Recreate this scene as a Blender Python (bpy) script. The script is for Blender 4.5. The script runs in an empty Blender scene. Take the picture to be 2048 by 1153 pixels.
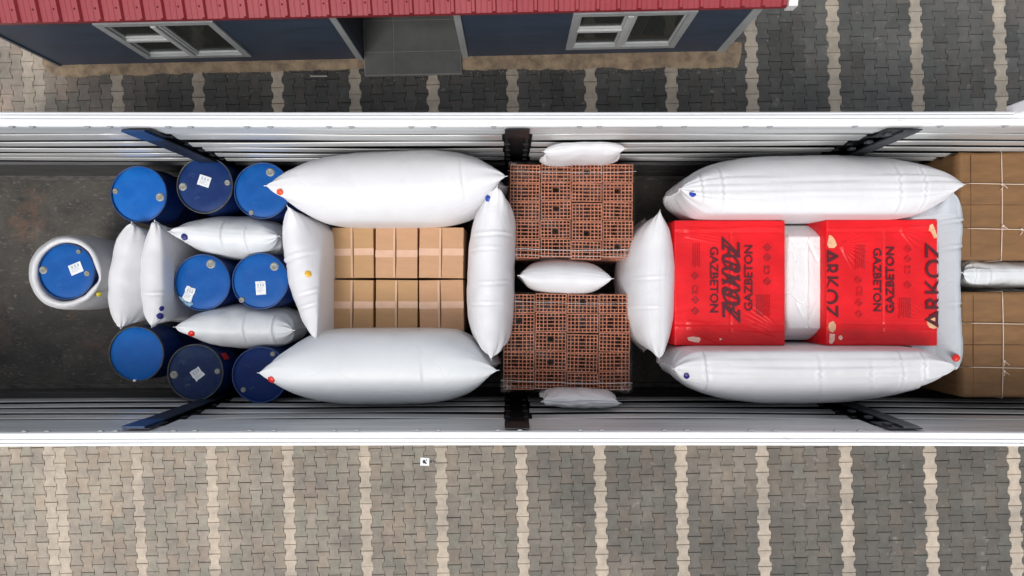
import bpy, math, random
from mathutils import Vector, Matrix, noise

# ------------------------------------------------------------------ camera, sky, sun, exposure
sc = bpy.context.scene
F = 1150.0          # focal length in photo pixels (photo 2048 wide)
CZ = 8.1            # camera height above the ground, metres
cam = bpy.data.cameras.new('camera')
cam.sensor_width = 36.0
cam.lens = F / 2048.0 * 36.0
cam.clip_start = 0.05
cam.clip_end = 600
camo = bpy.data.objects.new('camera', cam)
sc.collection.objects.link(camo)
camo.location = (0, 0, CZ)
camo.rotation_euler = (0, 0, 0)
sc.camera = camo

SUN_EL, SUN_AZ = math.radians(58), math.radians(205)     # azimuth clockwise from +Y
world = bpy.data.worlds.new('World')
sc.world = world
world.use_nodes = True
wn = world.node_tree
bg = wn.nodes['Background']
sky = wn.nodes.new('ShaderNodeTexSky')
sky.sky_type = 'NISHITA'
sky.sun_disc = False
sky.sun_elevation = SUN_EL
sky.sun_rotation = SUN_AZ
sky.dust_density = 3.0
sky.air_density = 1.0
hs = wn.nodes.new('ShaderNodeHueSaturation')
hs.inputs['Saturation'].default_value = 0.22
wn.links.new(sky.outputs[0], hs.inputs['Color'])
wn.links.new(hs.outputs[0], bg.inputs[0])
bg.inputs[1].default_value = 0.15
sun = bpy.data.lights.new('sun', 'SUN')
sun.energy = 1.05
sun.angle = math.radians(22)
sun.color = (1.0, 0.96, 0.9)
suno = bpy.data.objects.new('sun', sun)
sc.collection.objects.link(suno)
d = Vector((math.sin(SUN_AZ) * math.cos(SUN_EL), math.cos(SUN_AZ) * math.cos(SUN_EL), math.sin(SUN_EL)))
suno.rotation_euler = d.to_track_quat('Z', 'Y').to_euler()
suno.location = d * 30
sc.view_settings.view_transform = 'Standard'
sc.view_settings.look = 'None'
sc.view_settings.gamma = 1
sc.view_settings.exposure = 0.32

random.seed(7)
COL = sc.collection
R = math.radians

def SC(z):
    return F / (CZ - z)

def W(px, py, z):
    s = SC(z)
    return Vector(((px - 1024) / s, (576 - py) / s, z))

# ------------------------------------------------------------------ materials
MATS = {}
def nodes(name):
    m = bpy.data.materials.new(name)
    m.use_nodes = True
    nt = m.node_tree
    return m, nt, nt.nodes['Principled BSDF']

def mat(name, col, rough=0.6, metal=0.0, var=0.0, vscale=6.0, bump=0.0, bscale=60.0, col2=None,
        stretch=(1, 1, 1), spec=None, coat=0.0, det=6.0, lo=0.35, hi=0.65, bstretch=None, rvar=0.0):
    if name in MATS:
        return MATS[name]
    m, nt, b = nodes(name)
    L = nt.links.new
    b.inputs['Base Color'].default_value = (*col, 1)
    b.inputs['Roughness'].default_value = rough
    b.inputs['Metallic'].default_value = metal
    if spec is not None:
        b.inputs['Specular IOR Level'].default_value = spec
    if coat:
        b.inputs['Coat Weight'].default_value = coat
        b.inputs['Coat Roughness'].default_value = 0.12
    tc = nt.nodes.new('ShaderNodeTexCoord')
    def mapped(st):
        mp = nt.nodes.new('ShaderNodeMapping')
        mp.inputs['Scale'].default_value = st
        L(tc.outputs['Object'], mp.inputs['Vector'])
        return mp
    if var or col2:
        mp = mapped(stretch)
        n = nt.nodes.new('ShaderNodeTexNoise')
        n.inputs['Scale'].default_value = vscale
        n.inputs['Detail'].default_value = det
        n.inputs['Roughness'].default_value = 0.62
        L(mp.outputs[0], n.inputs['Vector'])
        r = nt.nodes.new('ShaderNodeValToRGB')
        c2 = col2 if col2 else tuple(min(1, c * (1 + var)) for c in col)
        c1 = col if col2 else tuple(c * (1 - var) for c in col)
        r.color_ramp.elements[0].position = lo
        r.color_ramp.elements[1].position = hi
        r.color_ramp.elements[0].color = (*c1, 1)
        r.color_ramp.elements[1].color = (*c2, 1)
        L(n.outputs['Fac'], r.inputs['Fac'])
        L(r.outputs[0], b.inputs['Base Color'])
        if rvar:
            mr = nt.nodes.new('ShaderNodeMapRange')
            mr.inputs['From Min'].default_value = 0.3
            mr.inputs['From Max'].default_value = 0.7
            mr.inputs['To Min'].default_value = max(0.03, rough - rvar)
            mr.inputs['To Max'].default_value = min(1, rough + rvar)
            L(n.outputs['Fac'], mr.inputs['Value'])
            L(mr.outputs[0], b.inputs['Roughness'])
    if bump:
        mp = mapped(bstretch or stretch)
        n = nt.nodes.new('ShaderNodeTexNoise')
        n.inputs['Scale'].default_value = bscale
        n.inputs['Detail'].default_value = 5
        L(mp.outputs[0], n.inputs['Vector'])
        bp = nt.nodes.new('ShaderNodeBump')
        bp.inputs['Strength'].default_value = 1.0
        bp.inputs['Distance'].default_value = bump
        L(n.outputs['Fac'], bp.inputs['Height'])
        L(bp.outputs[0], b.inputs['Normal'])
    MATS[name] = m
    return m

def bag_mat(name, col, rough=0.42, crease=0.006):
    """woven polypropylene: fine weave, faint creases"""
    if name in MATS:
        return MATS[name]
    m, nt, b = nodes(name)
    L = nt.links.new
    tc = nt.nodes.new('ShaderNodeTexCoord')
    n = nt.nodes.new('ShaderNodeTexNoise')
    n.inputs['Scale'].default_value = 2.2
    n.inputs['Detail'].default_value = 4
    L(tc.outputs['Object'], n.inputs['Vector'])
    r = nt.nodes.new('ShaderNodeValToRGB')
    r.color_ramp.elements[0].position = 0.3
    r.color_ramp.elements[1].position = 0.7
    r.color_ramp.elements[0].color = (*[c * 0.95 for c in col], 1)
    r.color_ramp.elements[1].color = (*[min(0.9, c * 1.03) for c in col], 1)
    L(n.outputs['Fac'], r.inputs['Fac'])
    L(r.outputs[0], b.inputs['Base Color'])
    b.inputs['Roughness'].default_value = rough
    v = nt.nodes.new('ShaderNodeTexVoronoi')
    v.feature = 'DISTANCE_TO_EDGE'
    v.inputs['Scale'].default_value = 3.1
    mp = nt.nodes.new('ShaderNodeMapping')
    mp.inputs['Scale'].default_value = (0.9, 0.75, 1.1)
    nn = nt.nodes.new('ShaderNodeTexNoise')
    nn.inputs['Scale'].default_value = 3
    L(tc.outputs['Object'], nn.inputs['Vector'])
    mx = nt.nodes.new('ShaderNodeMixRGB')
    mx.inputs[0].default_value = 0.18
    L(tc.outputs['Object'], mx.inputs[1])
    L(nn.outputs['Color'], mx.inputs[2])
    L(mx.outputs[0], mp.inputs['Vector'])
    L(mp.outputs[0], v.inputs['Vector'])
    mr = nt.nodes.new('ShaderNodeMapRange')
    mr.inputs['From Min'].default_value = 0.0
    mr.inputs['From Max'].default_value = 0.025
    L(v.outputs['Distance'], mr.inputs['Value'])
    bp = nt.nodes.new('ShaderNodeBump')
    bp.inputs['Strength'].default_value = 0.4
    bp.inputs['Distance'].default_value = crease * 0.4
    L(mr.outputs[0], bp.inputs['Height'])
    n2 = nt.nodes.new('ShaderNodeTexNoise')
    n2.inputs['Scale'].default_value = 14
    n2.inputs['Detail'].default_value = 3
    L(tc.outputs['Object'], n2.inputs['Vector'])
    bp2 = nt.nodes.new('ShaderNodeBump')
    bp2.inputs['Strength'].default_value = 0.6
    bp2.inputs['Distance'].default_value = crease * 0.6
    L(n2.outputs['Fac'], bp2.inputs['Height'])
    L(bp.outputs[0], bp2.inputs['Normal'])
    L(bp2.outputs[0], b.inputs['Normal'])
    MATS[name] = m
    return m

def paver_mat():
    m, nt, b = nodes('concrete_paver')
    L = nt.links.new
    at = nt.nodes.new('ShaderNodeAttribute')
    at.attribute_name = 'tone'
    tc = nt.nodes.new('ShaderNodeTexCoord')
    def nz(scale, det, lo, hi, a, c):
        n = nt.nodes.new('ShaderNodeTexNoise')
        n.inputs['Scale'].default_value = scale
        n.inputs['Detail'].default_value = det
        n.inputs['Roughness'].default_value = 0.65
        L(tc.outputs['Object'], n.inputs['Vector'])
        r = nt.nodes.new('ShaderNodeValToRGB')
        r.color_ramp.elements[0].position = lo
        r.color_ramp.elements[1].position = hi
        r.color_ramp.elements[0].color = (*a, 1)
        r.color_ramp.elements[1].color = (*c, 1)
        L(n.outputs['Fac'], r.inputs['Fac'])
        return r
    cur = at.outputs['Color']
    for args in ((9, 8, 0.3, 0.7, (0.84, 0.84, 0.84), (1.15, 1.15, 1.13)),
                 (1.3, 9, 0.33, 0.68, (0.74, 0.75, 0.76), (1.18, 1.15, 1.1)),
                 (70, 3, 0.3, 0.7, (0.88, 0.88, 0.88), (1.1, 1.1, 1.1))):
        r = nz(*args)
        mx = nt.nodes.new('ShaderNodeMixRGB')
        mx.blend_type = 'MULTIPLY'
        mx.inputs[0].default_value = 1
        L(cur, mx.inputs[1])
        L(r.outputs[0], mx.inputs[2])
        cur = mx.outputs[0]
    # pale scuffs
    r = nz(5.5, 12, 0.61, 0.67, (0, 0, 0), (1, 1, 1))
    mx = nt.nodes.new('ShaderNodeMixRGB')
    ml = nt.nodes.new('ShaderNodeMath')
    ml.operation = 'MULTIPLY'
    ml.inputs[1].default_value = 0.35
    L(r.outputs[0], ml.inputs[0])
    L(ml.outputs[0], mx.inputs[0])
    L(cur, mx.inputs[1])
    mx.inputs[2].default_value = (0.36, 0.34, 0.31, 1)
    L(mx.outputs[0], b.inputs['Base Color'])
    b.inputs['Roughness'].default_value = 0.88
    n = nt.nodes.new('ShaderNodeTexNoise')
    n.inputs['Scale'].default_value = 110
    L(tc.outputs['Object'], n.inputs['Vector'])
    bp = nt.nodes.new('ShaderNodeBump')
    bp.inputs['Distance'].default_value = 0.003
    bp.inputs['Strength'].default_value = 0.7
    L(n.outputs['Fac'], bp.inputs['Height'])
    L(bp.outputs[0], b.inputs['Normal'])
    return m

def film_mat(name, tint, alpha, rough=0.12, scale=5.0, stretch=(1, 1, 1), hi=None):
    if name in MATS:
        return MATS[name]
    m, nt, b = nodes(name)
    L = nt.links.new
    tc = nt.nodes.new('ShaderNodeTexCoord')
    mp = nt.nodes.new('ShaderNodeMapping')
    mp.inputs['Scale'].default_value = stretch
    L(tc.outputs['Object'], mp.inputs['Vector'])
    n = nt.nodes.new('ShaderNodeTexNoise')
    n.inputs['Scale'].default_value = scale
    n.inputs['Detail'].default_value = 7
    n.inputs['Distortion'].default_value = 1.2
    L(mp.outputs[0], n.inputs['Vector'])
    mr = nt.nodes.new('ShaderNodeMapRange')
    mr.inputs['From Min'].default_value = 0.45
    mr.inputs['From Max'].default_value = 0.75
    mr.inputs['To Min'].default_value = alpha
    mr.inputs['To Max'].default_value = hi if hi else min(1, alpha * 3.5)
    L(n.outputs['Fac'], mr.inputs['Value'])
    L(mr.outputs[0], b.inputs['Alpha'])
    b.inputs['Base Color'].default_value = (*tint, 1)
    b.inputs['Roughness'].default_value = rough
    bp = nt.nodes.new('ShaderNodeBump')
    bp.inputs['Distance'].default_value = 0.02
    L(n.outputs['Fac'], bp.inputs['Height'])
    L(bp.outputs[0], b.inputs['Normal'])
    MATS[name] = m
    return m

# ------------------------------------------------------------------ mesh helpers
class MB:
    def __init__(s):
        s.v = []; s.f = []; s.sm = []
    def add(s, vs, fs, smooth=False):
        o = len(s.v)
        s.v.extend([tuple(p) for p in vs])
        s.f.extend([tuple(i + o for i in f) for f in fs])
        s.sm.extend([smooth] * len(fs))
        return s
    def box(s, x0, x1, y0, y1, z0, z1, c=0.0):
        """box with optional chamfer c"""
        if x0 > x1: x0, x1 = x1, x0
        if y0 > y1: y0, y1 = y1, y0
        if z0 > z1: z0, z1 = z1, z0
        if c <= 0:
            vs = [(x, y, z) for z in (z0, z1) for y in (y0, y1) for x in (x0, x1)]
            fs = [(0, 2, 3, 1), (4, 5, 7, 6), (0, 1, 5, 4), (2, 6, 7, 3), (0, 4, 6, 2), (1, 3, 7, 5)]
            return s.add(vs, fs)
        prof = [(x0 + c, y0), (x1 - c, y0), (x1, y0 + c), (x1, y1 - c), (x1 - c, y1), (x0 + c, y1), (x0, y1 - c), (x0, y0 + c)]
        cx, cy = (x0 + x1) / 2, (y0 + y1) / 2
        def inset(p):
            return (p[0] + (c if p[0] < cx else -c), p[1] + (c if p[1] < cy else -c))
        pin = [inset(p) for p in prof]
        vs = [(p[0], p[1], z0) for p in pin] + [(p[0], p[1], z0 + c) for p in prof] + \
             [(p[0], p[1], z1 - c) for p in prof] + [(p[0], p[1], z1) for p in pin]
        fs = [tuple(range(7, -1, -1)), tuple(range(24, 32))]
        for k in range(3):
            for i in range(8):
                j = (i + 1) % 8
                fs.append((k * 8 + i, k * 8 + j, k * 8 + 8 + j, k * 8 + 8 + i))
        return s.add(vs, fs)
    def prism(s, poly, z0, z1, smooth=False):
        n = len(poly)
        vs = [(p[0], p[1], z0) for p in poly] + [(p[0], p[1], z1) for p in poly]
        fs = [tuple(range(n - 1, -1, -1)), tuple(range(n, 2 * n))]
        s.add(vs, fs)
        o = len(s.v) - 2 * n
        for i in range(n):
            j = (i + 1) % n
            s.f.append((o + i, o + j, o + n + j, o + n + i)); s.sm.append(smooth)
        return s
    def lathe(s, prof, cx=0, cy=0, n=64, smooth=True, fn=None):
        vs = []
        for (r, z) in prof:
            for i in range(n):
                a = 2 * math.pi * i / n
                rr = r; zz = z
                if fn: rr, zz = fn(r, z, a)
                vs.append((cx + rr * math.cos(a), cy + rr * math.sin(a), zz))
        fs = []
        for k in range(len(prof) - 1):
            for i in range(n):
                j = (i + 1) % n
                fs.append((k * n + i, k * n + j, (k + 1) * n + j, (k + 1) * n + i))
        return s.add(vs, fs, smooth)
    def tube(s, pts, r, n=8, closed_ends=True):
        pts = [Vector(p) for p in pts]
        vs = []
        for i, p in enumerate(pts):
            t = (pts[min(i + 1, len(pts) - 1)] - pts[max(i - 1, 0)]).normalized()
            up = Vector((0, 0, 1)) if abs(t.z) < 0.9 else Vector((1, 0, 0))
            a = t.cross(up).normalized(); b = t.cross(a)
            for k in range(n):
                w = 2 * math.pi * k / n
                vs.append(p + a * (r * math.cos(w)) + b * (r * math.sin(w)))
        fs = []
        for i in range(len(pts) - 1):
            for k in range(n):
                l = (k + 1) % n
                fs.append((i * n + k, i * n + l, (i + 1) * n + l, (i + 1) * n + k))
        fs.append(tuple(range(n - 1, -1, -1)))
        o = (len(pts) - 1) * n
        fs.append(tuple(range(o, o + n)))
        return s.add(vs, fs, True)
    def build(s, name, m, parent=None, loc=None, recalc=False):
        me = bpy.data.meshes.new(name)
        me.from_pydata(s.v, [], s.f)
        me.polygons.foreach_set('use_smooth', s.sm)
        me.materials.append(m)
        if recalc:
            import bmesh
            bm = bmesh.new(); bm.from_mesh(me)
            bmesh.ops.recalc_face_normals(bm, faces=bm.faces)
            bm.to_mesh(me); bm.free()
        me.update()
        o = bpy.data.objects.new(name, me)
        COL.objects.link(o)
        if parent: o.parent = parent
        if loc is not None: o.location = loc
        return o

def tag(o, label=None, cat=None, group=None, kind=None):
    if label: o['label'] = label
    if cat: o['category'] = cat
    if group: o['group'] = group
    if kind: o['kind'] = kind
    return o

def thing(name, loc, label, cat, group=None, rz=0.0):
    o = bpy.data.objects.new(name, None)
    o.empty_display_size = 0.1
    COL.objects.link(o)
    o.location = loc
    o.rotation_euler = (0, 0, rz)
    return tag(o, label, cat, group)

def softbox(sx, sy, sz, r, n=(24, 24, 12), fn=None):
    """rounded box centred on x,y with base at z=0; fn(p) displaces"""
    b = MB()
    hx, hy, hz = sx / 2, sy / 2, sz / 2
    idx = {}
    vs = []; fs = []
    def P(i, j, k):
        key = (i, j, k)
        if key in idx: return idx[key]
        q = Vector(((i / n[0] * 2 - 1) * hx, (j / n[1] * 2 - 1) * hy, (k / n[2] * 2 - 1) * hz))
        c = Vector((max(-hx + r, min(hx - r, q.x)), max(-hy + r, min(hy - r, q.y)), max(-hz + r, min(hz - r, q.z))))
        dd = q - c
        if dd.length > 1e-6: q = c + dd.normalized() * r
        else:
            pass
        q.z += hz
        if fn: q = fn(q)
        idx[key] = len(vs); vs.append(q)
        return idx[key]
    for i in range(n[0]):
        for j in range(n[1]):
            fs.append((P(i, j, n[2]), P(i + 1, j, n[2]), P(i + 1, j + 1, n[2]), P(i, j + 1, n[2])))
            fs.append((P(i, j, 0), P(i, j + 1, 0), P(i + 1, j + 1, 0), P(i + 1, j, 0)))
    for i in range(n[0]):
        for k in range(n[2]):
            fs.append((P(i, 0, k), P(i + 1, 0, k), P(i + 1, 0, k + 1), P(i, 0, k + 1)))
            fs.append((P(i, n[1], k), P(i, n[1], k + 1), P(i + 1, n[1], k + 1), P(i + 1, n[1], k)))
    for j in range(n[1]):
        for k in range(n[2]):
            fs.append((P(0, j, k), P(0, j, k + 1), P(0, j + 1, k + 1), P(0, j + 1, k)))
            fs.append((P(n[0], j, k), P(n[0], j + 1, k), P(n[0], j + 1, k + 1), P(n[0], j, k + 1)))
    b.add(vs, fs, True)
    return b

def text_mb(items):
    """items: (body, size, cx, cy, rot_deg, bold, mirror, zscale) -> one flat MB, slightly raised"""
    out = MB()
    for it in items:
        body, size, cx, cy, rot, bold = it[:6]
        sxx = it[6] if len(it) > 6 else 1.0
        cu = bpy.data.curves.new('t', 'FONT')
        cu.body = body
        cu.size = size
        cu.align_x = 'CENTER'; cu.align_y = 'CENTER'
        cu.offset = bold
        cu.resolution_u = 3
        cu.shear = it[7] if len(it) > 7 else 0.0
        cu.extrude = 0.0008
        ob = bpy.data.objects.new('t', cu)
        COL.objects.link(ob)
        bpy.context.view_layer.update()
        dg = bpy.context.evaluated_depsgraph_get()
        me = bpy.data.meshes.new_from_object(ob.evaluated_get(dg))
        M = Matrix.Translation((cx, cy, 0)) @ Matrix.Rotation(R(rot), 4, 'Z') @ Matrix.Diagonal((sxx, 1, 1, 1))
        out.add([M @ v.co for v in me.vertices], [tuple(p.vertices) for p in me.polygons])
        bpy.data.objects.remove(ob)
        bpy.data.curves.remove(cu)
        bpy.data.meshes.remove(me)
    return out

# ------------------------------------------------------------------ ground: sheet + interlocking pavers
ANG = R(1.2)
CA, SA = math.cos(ANG), math.sin(ANG)
KX = [-12, -5.5, -4.35, -3.25, -2.1, -1.0, 0.0, 2.3, 3.5, 4.7, 5.9, 12]
KS = [0.036, 0.033, 0.014, 0.007, 0.005, 0.0, 0.003, 0.004, 0.006, 0.009, 0.012, 0.012]
def G2W(x, y):
    # the old paving fans out slightly towards the ends
    for i in range(len(KX) - 1):
        if KX[i] <= x <= KX[i + 1]:
            k = KS[i] + (KS[i + 1] - KS[i]) * (x - KX[i]) / (KX[i + 1] - KX[i]); break
    else:
        k = 0.0
    x = x + 0.012 - k * max(-5.0, min(5.0, y + 0.4))
    return (x * CA - y * SA, x * SA + y * CA)

g = MB(); g.add([(-150, -150, -0.03), (150, -150, -0.03), (150, 150, -0.03), (-150, 150, -0.03)], [(0, 1, 2, 3)])
tag(g.build('ground', mat('joint_sand', (0.075, 0.068, 0.058), 0.95, var=0.35, vscale=30, bump=0.004, bscale=120)), kind='structure')

SG = SC(0)
strip_px = [256, 410, 565, 719, 873, 1033, 1189.5, 1352, 1514, 1680, 1847.5, 2015]
strips = [(p - 1024) / SG for p in strip_px]
dl = strips[1] - strips[0]; dr = strips[-1] - strips[-2]
while strips[0] > -10.6: strips.insert(0, strips[0] - dl)
while strips[-1] < 10.6: strips.append(strips[-1] + dr)
i_first = min(range(len(strips)), key=lambda i: abs(strips[i] - (256 - 1024) / SG))
cols = []      # (x0, x1, cream?)
centers = []
for k in range(len(strips) - 1):
    a, b_ = strips[k], strips[k + 1]
    for c in range(7):
        centers.append((a + (b_ - a) * c / 7, (b_ - a) / 7, c == 0 or (k == i_first - 2 and c == 6)))
# the double cream line one strip left of the first full one
LP = 0.222
pv, pf, tones = [], [], []
def smooth(a, b, x):
    t = max(0, min(1, (x - a) / (b - a)))
    return t * t * (3 - 2 * t)
rnd = random.Random(3)
prof_y = [0.5, 0.37, 0.29, 0.17, 0.10, -0.10, -0.17, -0.29, -0.37, -0.5]
prof_s = [1, 1, 0.75, -0.75, -1, -1, -0.75, 0.75, 1, 1]
for ci, (cx, pit, cream) in enumerate(centers):
    a = pit * 0.088
    for rj in range(-33, 34):
        cy = rj * LP + (LP / 2 if ci % 2 else 0) + 0.004 * math.sin(ci * 1.7)
        jx = rnd.uniform(-0.0012, 0.0012); jy = rnd.uniform(-0.002, 0.002); jz = rnd.uniform(-0.002, 0.002)
        gap = 0.0022
        right = [(pit / 2 + s_ * a - gap, y * LP - (gap + 0.0005 if y > 0.45 else (-(gap + 0.0005) if y < -0.45 else 0))) for y, s_ in zip(prof_y, prof_s)]
        left = [(-x, y) for x, y in reversed(right)]
        poly = right + left
        o = len(pv)
        n = len(poly)
        ch = 0.0045
        for (rz, ins) in ((-0.05, 0), (-0.0045, 0), (0.0, ch)):
            for (x, y) in poly:
                xx = x - math.copysign(ins, x); yy = y - (math.copysign(ins, y) if abs(y) > LP * 0.4 else 0)
                wx, wy = G2W(cx + jx + xx, cy + jy + yy)
                pv.append((wx, wy, rz + jz if rz > -0.04 else rz))
        pf.append(tuple(range(o + 3 * n - 1, o + 2 * n - 1, -1)))
        for k in (0, 1):
            for i in range(n):
                j = (i + 1) % n
                pf.append((o + k * n + j, o + k * n + i, o + (k + 1) * n + i, o + (k + 1) * n + j))
        wx, wy = G2W(cx, cy)
        # block tone by position: tan in front-left, charcoal further right and by the cabin
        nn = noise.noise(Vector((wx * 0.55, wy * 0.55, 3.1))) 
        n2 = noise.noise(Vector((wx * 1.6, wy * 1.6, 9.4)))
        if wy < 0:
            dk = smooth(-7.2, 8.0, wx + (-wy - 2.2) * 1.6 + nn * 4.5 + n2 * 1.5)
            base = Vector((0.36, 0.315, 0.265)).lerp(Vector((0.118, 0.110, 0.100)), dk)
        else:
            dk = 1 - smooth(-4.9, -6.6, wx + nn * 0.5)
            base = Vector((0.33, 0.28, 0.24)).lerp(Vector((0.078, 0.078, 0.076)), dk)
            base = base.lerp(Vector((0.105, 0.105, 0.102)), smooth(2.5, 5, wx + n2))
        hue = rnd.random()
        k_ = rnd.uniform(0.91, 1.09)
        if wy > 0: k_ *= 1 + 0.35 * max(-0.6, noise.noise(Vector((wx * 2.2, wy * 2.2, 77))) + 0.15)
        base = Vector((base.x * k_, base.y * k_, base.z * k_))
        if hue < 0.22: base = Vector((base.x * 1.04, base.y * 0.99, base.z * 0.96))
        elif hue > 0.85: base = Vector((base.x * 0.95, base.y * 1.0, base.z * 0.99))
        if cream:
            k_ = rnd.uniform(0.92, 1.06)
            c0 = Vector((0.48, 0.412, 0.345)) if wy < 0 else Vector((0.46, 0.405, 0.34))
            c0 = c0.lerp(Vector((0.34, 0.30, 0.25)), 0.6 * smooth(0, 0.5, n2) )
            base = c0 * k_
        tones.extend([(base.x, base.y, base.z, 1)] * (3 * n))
me = bpy.data.meshes.new('pavement')
me.from_pydata(pv, [], [tuple(reversed(f)) for f in pf])
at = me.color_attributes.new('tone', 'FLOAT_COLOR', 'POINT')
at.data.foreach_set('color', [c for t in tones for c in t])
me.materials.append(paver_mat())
pav = bpy.data.objects.new('pavement', me)
COL.objects.link(pav)
tag(pav, kind='structure')

# ------------------------------------------------------------------ trailer
ZD, ZR = 1.34, 3.46               # deck and rim heights
YU, YL = 1.315, -1.17             # inner faces of the two walls
XA, XB = -7.4, 7.0
tr = thing('truck_trailer', (0, 0, 0), 'long open-topped truck trailer with white top rails and grey aluminium slatted sides', 'trailer')
alu_white = mat('white_rail_paint', (0.80, 0.81, 0.82), 0.4, var=0.05, vscale=1.5, stretch=(0.4, 6, 6), spec=0.6)
alu = mat('lath_aluminium', (0.60, 0.605, 0.60), 0.36, 0.5, var=0.12, vscale=1.2, stretch=(0.5, 3, 3), bump=0.001, bscale=3, bstretch=(0.5, 6, 6), rvar=0.08)
alu_dark = mat('sideboard_metal', (0.10, 0.10, 0.105), 0.38, 0.5, var=0.3, vscale=3, stretch=(0.4, 5, 5))
steel_black = mat('post_steel', (0.007, 0.008, 0.010), 0.4, var=0.5, vscale=9, bump=0.004, bscale=18)
steel_blue = mat('post_blue_paint', (0.006, 0.035, 0.12), 0.4, var=0.3, vscale=7)
post_navy = mat('post_navy', (0.005, 0.010, 0.022), 0.45, var=0.5, vscale=9, bump=0.004, bscale=16)
post_grey = mat('post_grey', (0.045, 0.05, 0.058), 0.5, 0.2, var=0.5, vscale=9, bump=0.006, bscale=12)
tarp = mat('dark_tarpaulin', (0.010, 0.010, 0.011), 0.8, var=0.3, vscale=4)
tarp_out = mat('outer_tarpaulin', (0.55, 0.56, 0.57), 0.45, var=0.06, vscale=3)

def deck_mat():
    m, nt, b = nodes('plywood_deck')
    L = nt.links.new
    tc = nt.nodes.new('ShaderNodeTexCoord')
    def nz(scale, det, lo, hi, a, c, st=(1, 1, 1), dist=0.0):
        mp = nt.nodes.new('ShaderNodeMapping'); mp.inputs['Scale'].default_value = st
        L(tc.outputs['Object'], mp.inputs['Vector'])
        n = nt.nodes.new('ShaderNodeTexNoise')
        n.inputs['Scale'].default_value = scale; n.inputs['Detail'].default_value = det
        n.inputs['Roughness'].default_value = 0.68; n.inputs['Distortion'].default_value = dist
        L(mp.outputs[0], n.inputs['Vector'])
        r = nt.nodes.new('ShaderNodeValToRGB')
        r.color_ramp.elements[0].position = lo; r.color_ramp.elements[1].position = hi
        r.color_ramp.elements[0].color = (*a, 1); r.color_ramp.elements[1].color = (*c, 1)
        L(n.outputs['Fac'], r.inputs['Fac'])
        return r
    base = nz(2.2, 10, 0.3, 0.72, (0.022, 0.021, 0.02), (0.10, 0.09, 0.076), dist=0.6)
    rust = nz(1.7, 8, 0.56, 0.70, (0, 0, 0), (1, 1, 1))
    scr = nz(7, 14, 0.57, 0.64, (0, 0, 0), (1, 1, 1), (1, 2.2, 1), 2.5)
    cur = base.outputs[0]
    for r, c, k in ((rust, (0.17, 0.09, 0.055, 1), 0.75), (scr, (0.20, 0.18, 0.155, 1), 0.7)):
        ml = nt.nodes.new('ShaderNodeMath'); ml.operation = 'MULTIPLY'; ml.inputs[1].default_value = k
        L(r.outputs[0], ml.inputs[0])
        mx = nt.nodes.new('ShaderNodeMixRGB')
        L(ml.outputs[0], mx.inputs[0]); L(cur, mx.inputs[1]); mx.inputs[2].default_value = c
        cur = mx.outputs[0]
    L(cur, b.inputs['Base Color'])
    b.inputs['Roughness'].default_value = 0.62
    n = nt.nodes.new('ShaderNodeTexNoise'); n.inputs['Scale'].default_value = 22; n.inputs['Detail'].default_value = 8
    L(tc.outputs['Object'], n.inputs['Vector'])
    bp = nt.nodes.new('ShaderNodeBump'); bp.inputs['Distance'].default_value = 0.004
    L(n.outputs['Fac'], bp.inputs['Height']); L(bp.outputs[0], b.inputs['Normal'])
    return m
b = MB(); b.box(XA, XB, YL - 0.10, YU + 0.10, ZD - 0.14, ZD)
b.build('deck', deck_mat(), tr)
b = MB()
for y in (-0.55, 0.55): b.box(XA + 0.3, XB - 0.1, y - 0.06, y + 0.06, ZD - 0.5, ZD - 0.142)
b.build('chassis_beam', steel_black, tr)
def wheel(x, y):
    b = MB()
    prof = [(0.2, -0.14), (0.44, -0.15), (0.49, -0.11), (0.5, 0), (0.49, 0.11), (0.44, 0.15), (0.2, 0.14)]
    vs = []; n = 32; fs = []
    for r, t in prof:
        for i in range(n):
            a = 2 * math.pi * i / n
            vs.append((x + r * math.cos(a), y + t, 0.5 + r * math.sin(a)))
    for k in range(len(prof) - 1):
        for i in range(n):
            j = (i + 1) % n
            fs.append((k * n + i, k * n + j, (k + 1) * n + j, (k + 1) * n + i))
    b.add(vs, fs, True)
    b.add([(x + 0.21 * math.cos(2 * math.pi * i / 24), y + 0.09 * (1 if y > 0 else -1), 0.5 + 0.21 * math.sin(2 * math.pi * i / 24)) for i in range(24)], [tuple(range(24))])
    return b
for x in (-5.2, -4.0, -2.8):
    for y in (1.0, -1.0):
        wheel(x, y).build('wheel', mat('tyre_rubber', (0.02, 0.02, 0.02), 0.8, bump=0.004, bscale=30), tr)

def bow(x, side):
    """slight outward set of the long walls, in metres"""
    if side > 0: return -0.006 + 0.00028 * (x + 1.0) ** 2
    return 0.011 + -0.0010 * (x - 0.3) ** 2 * 0.55
def xs_between(a, b, st=0.35):
    n = max(1, int((b - a) / st))
    return [a + (b - a) * i / n for i in range(n + 1)]
def sweep(xa, xb, prof, side, extra=None, closed=True, smooth=False):
    """sweep a (dy,z) profile along x; dy measured outward from the inner face"""
    b = MB(); xs = xs_between(xa, xb); n = len(prof); vs = []; fs = []
    y0 = YU if side > 0 else YL
    for x in xs:
        off = bow(x, side)
        e = extra(x) if extra else (0, 0)
        for dy, z in prof:
            vs.append((x, y0 + off + side * dy + side * e[0], z + e[1]))
    for i in range(len(xs) - 1):
        for k in range(n if closed else n - 1):
            l = (k + 1) % n
            fs.append((i * n + k, i * n + l, (i + 1) * n + l, (i + 1) * n + k))
    fs.append(tuple(range(n))); o = (len(xs) - 1) * n
    fs.append(tuple(range(o + n - 1, o - 1, -1)))
    return b.add(vs, fs, smooth)

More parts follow.
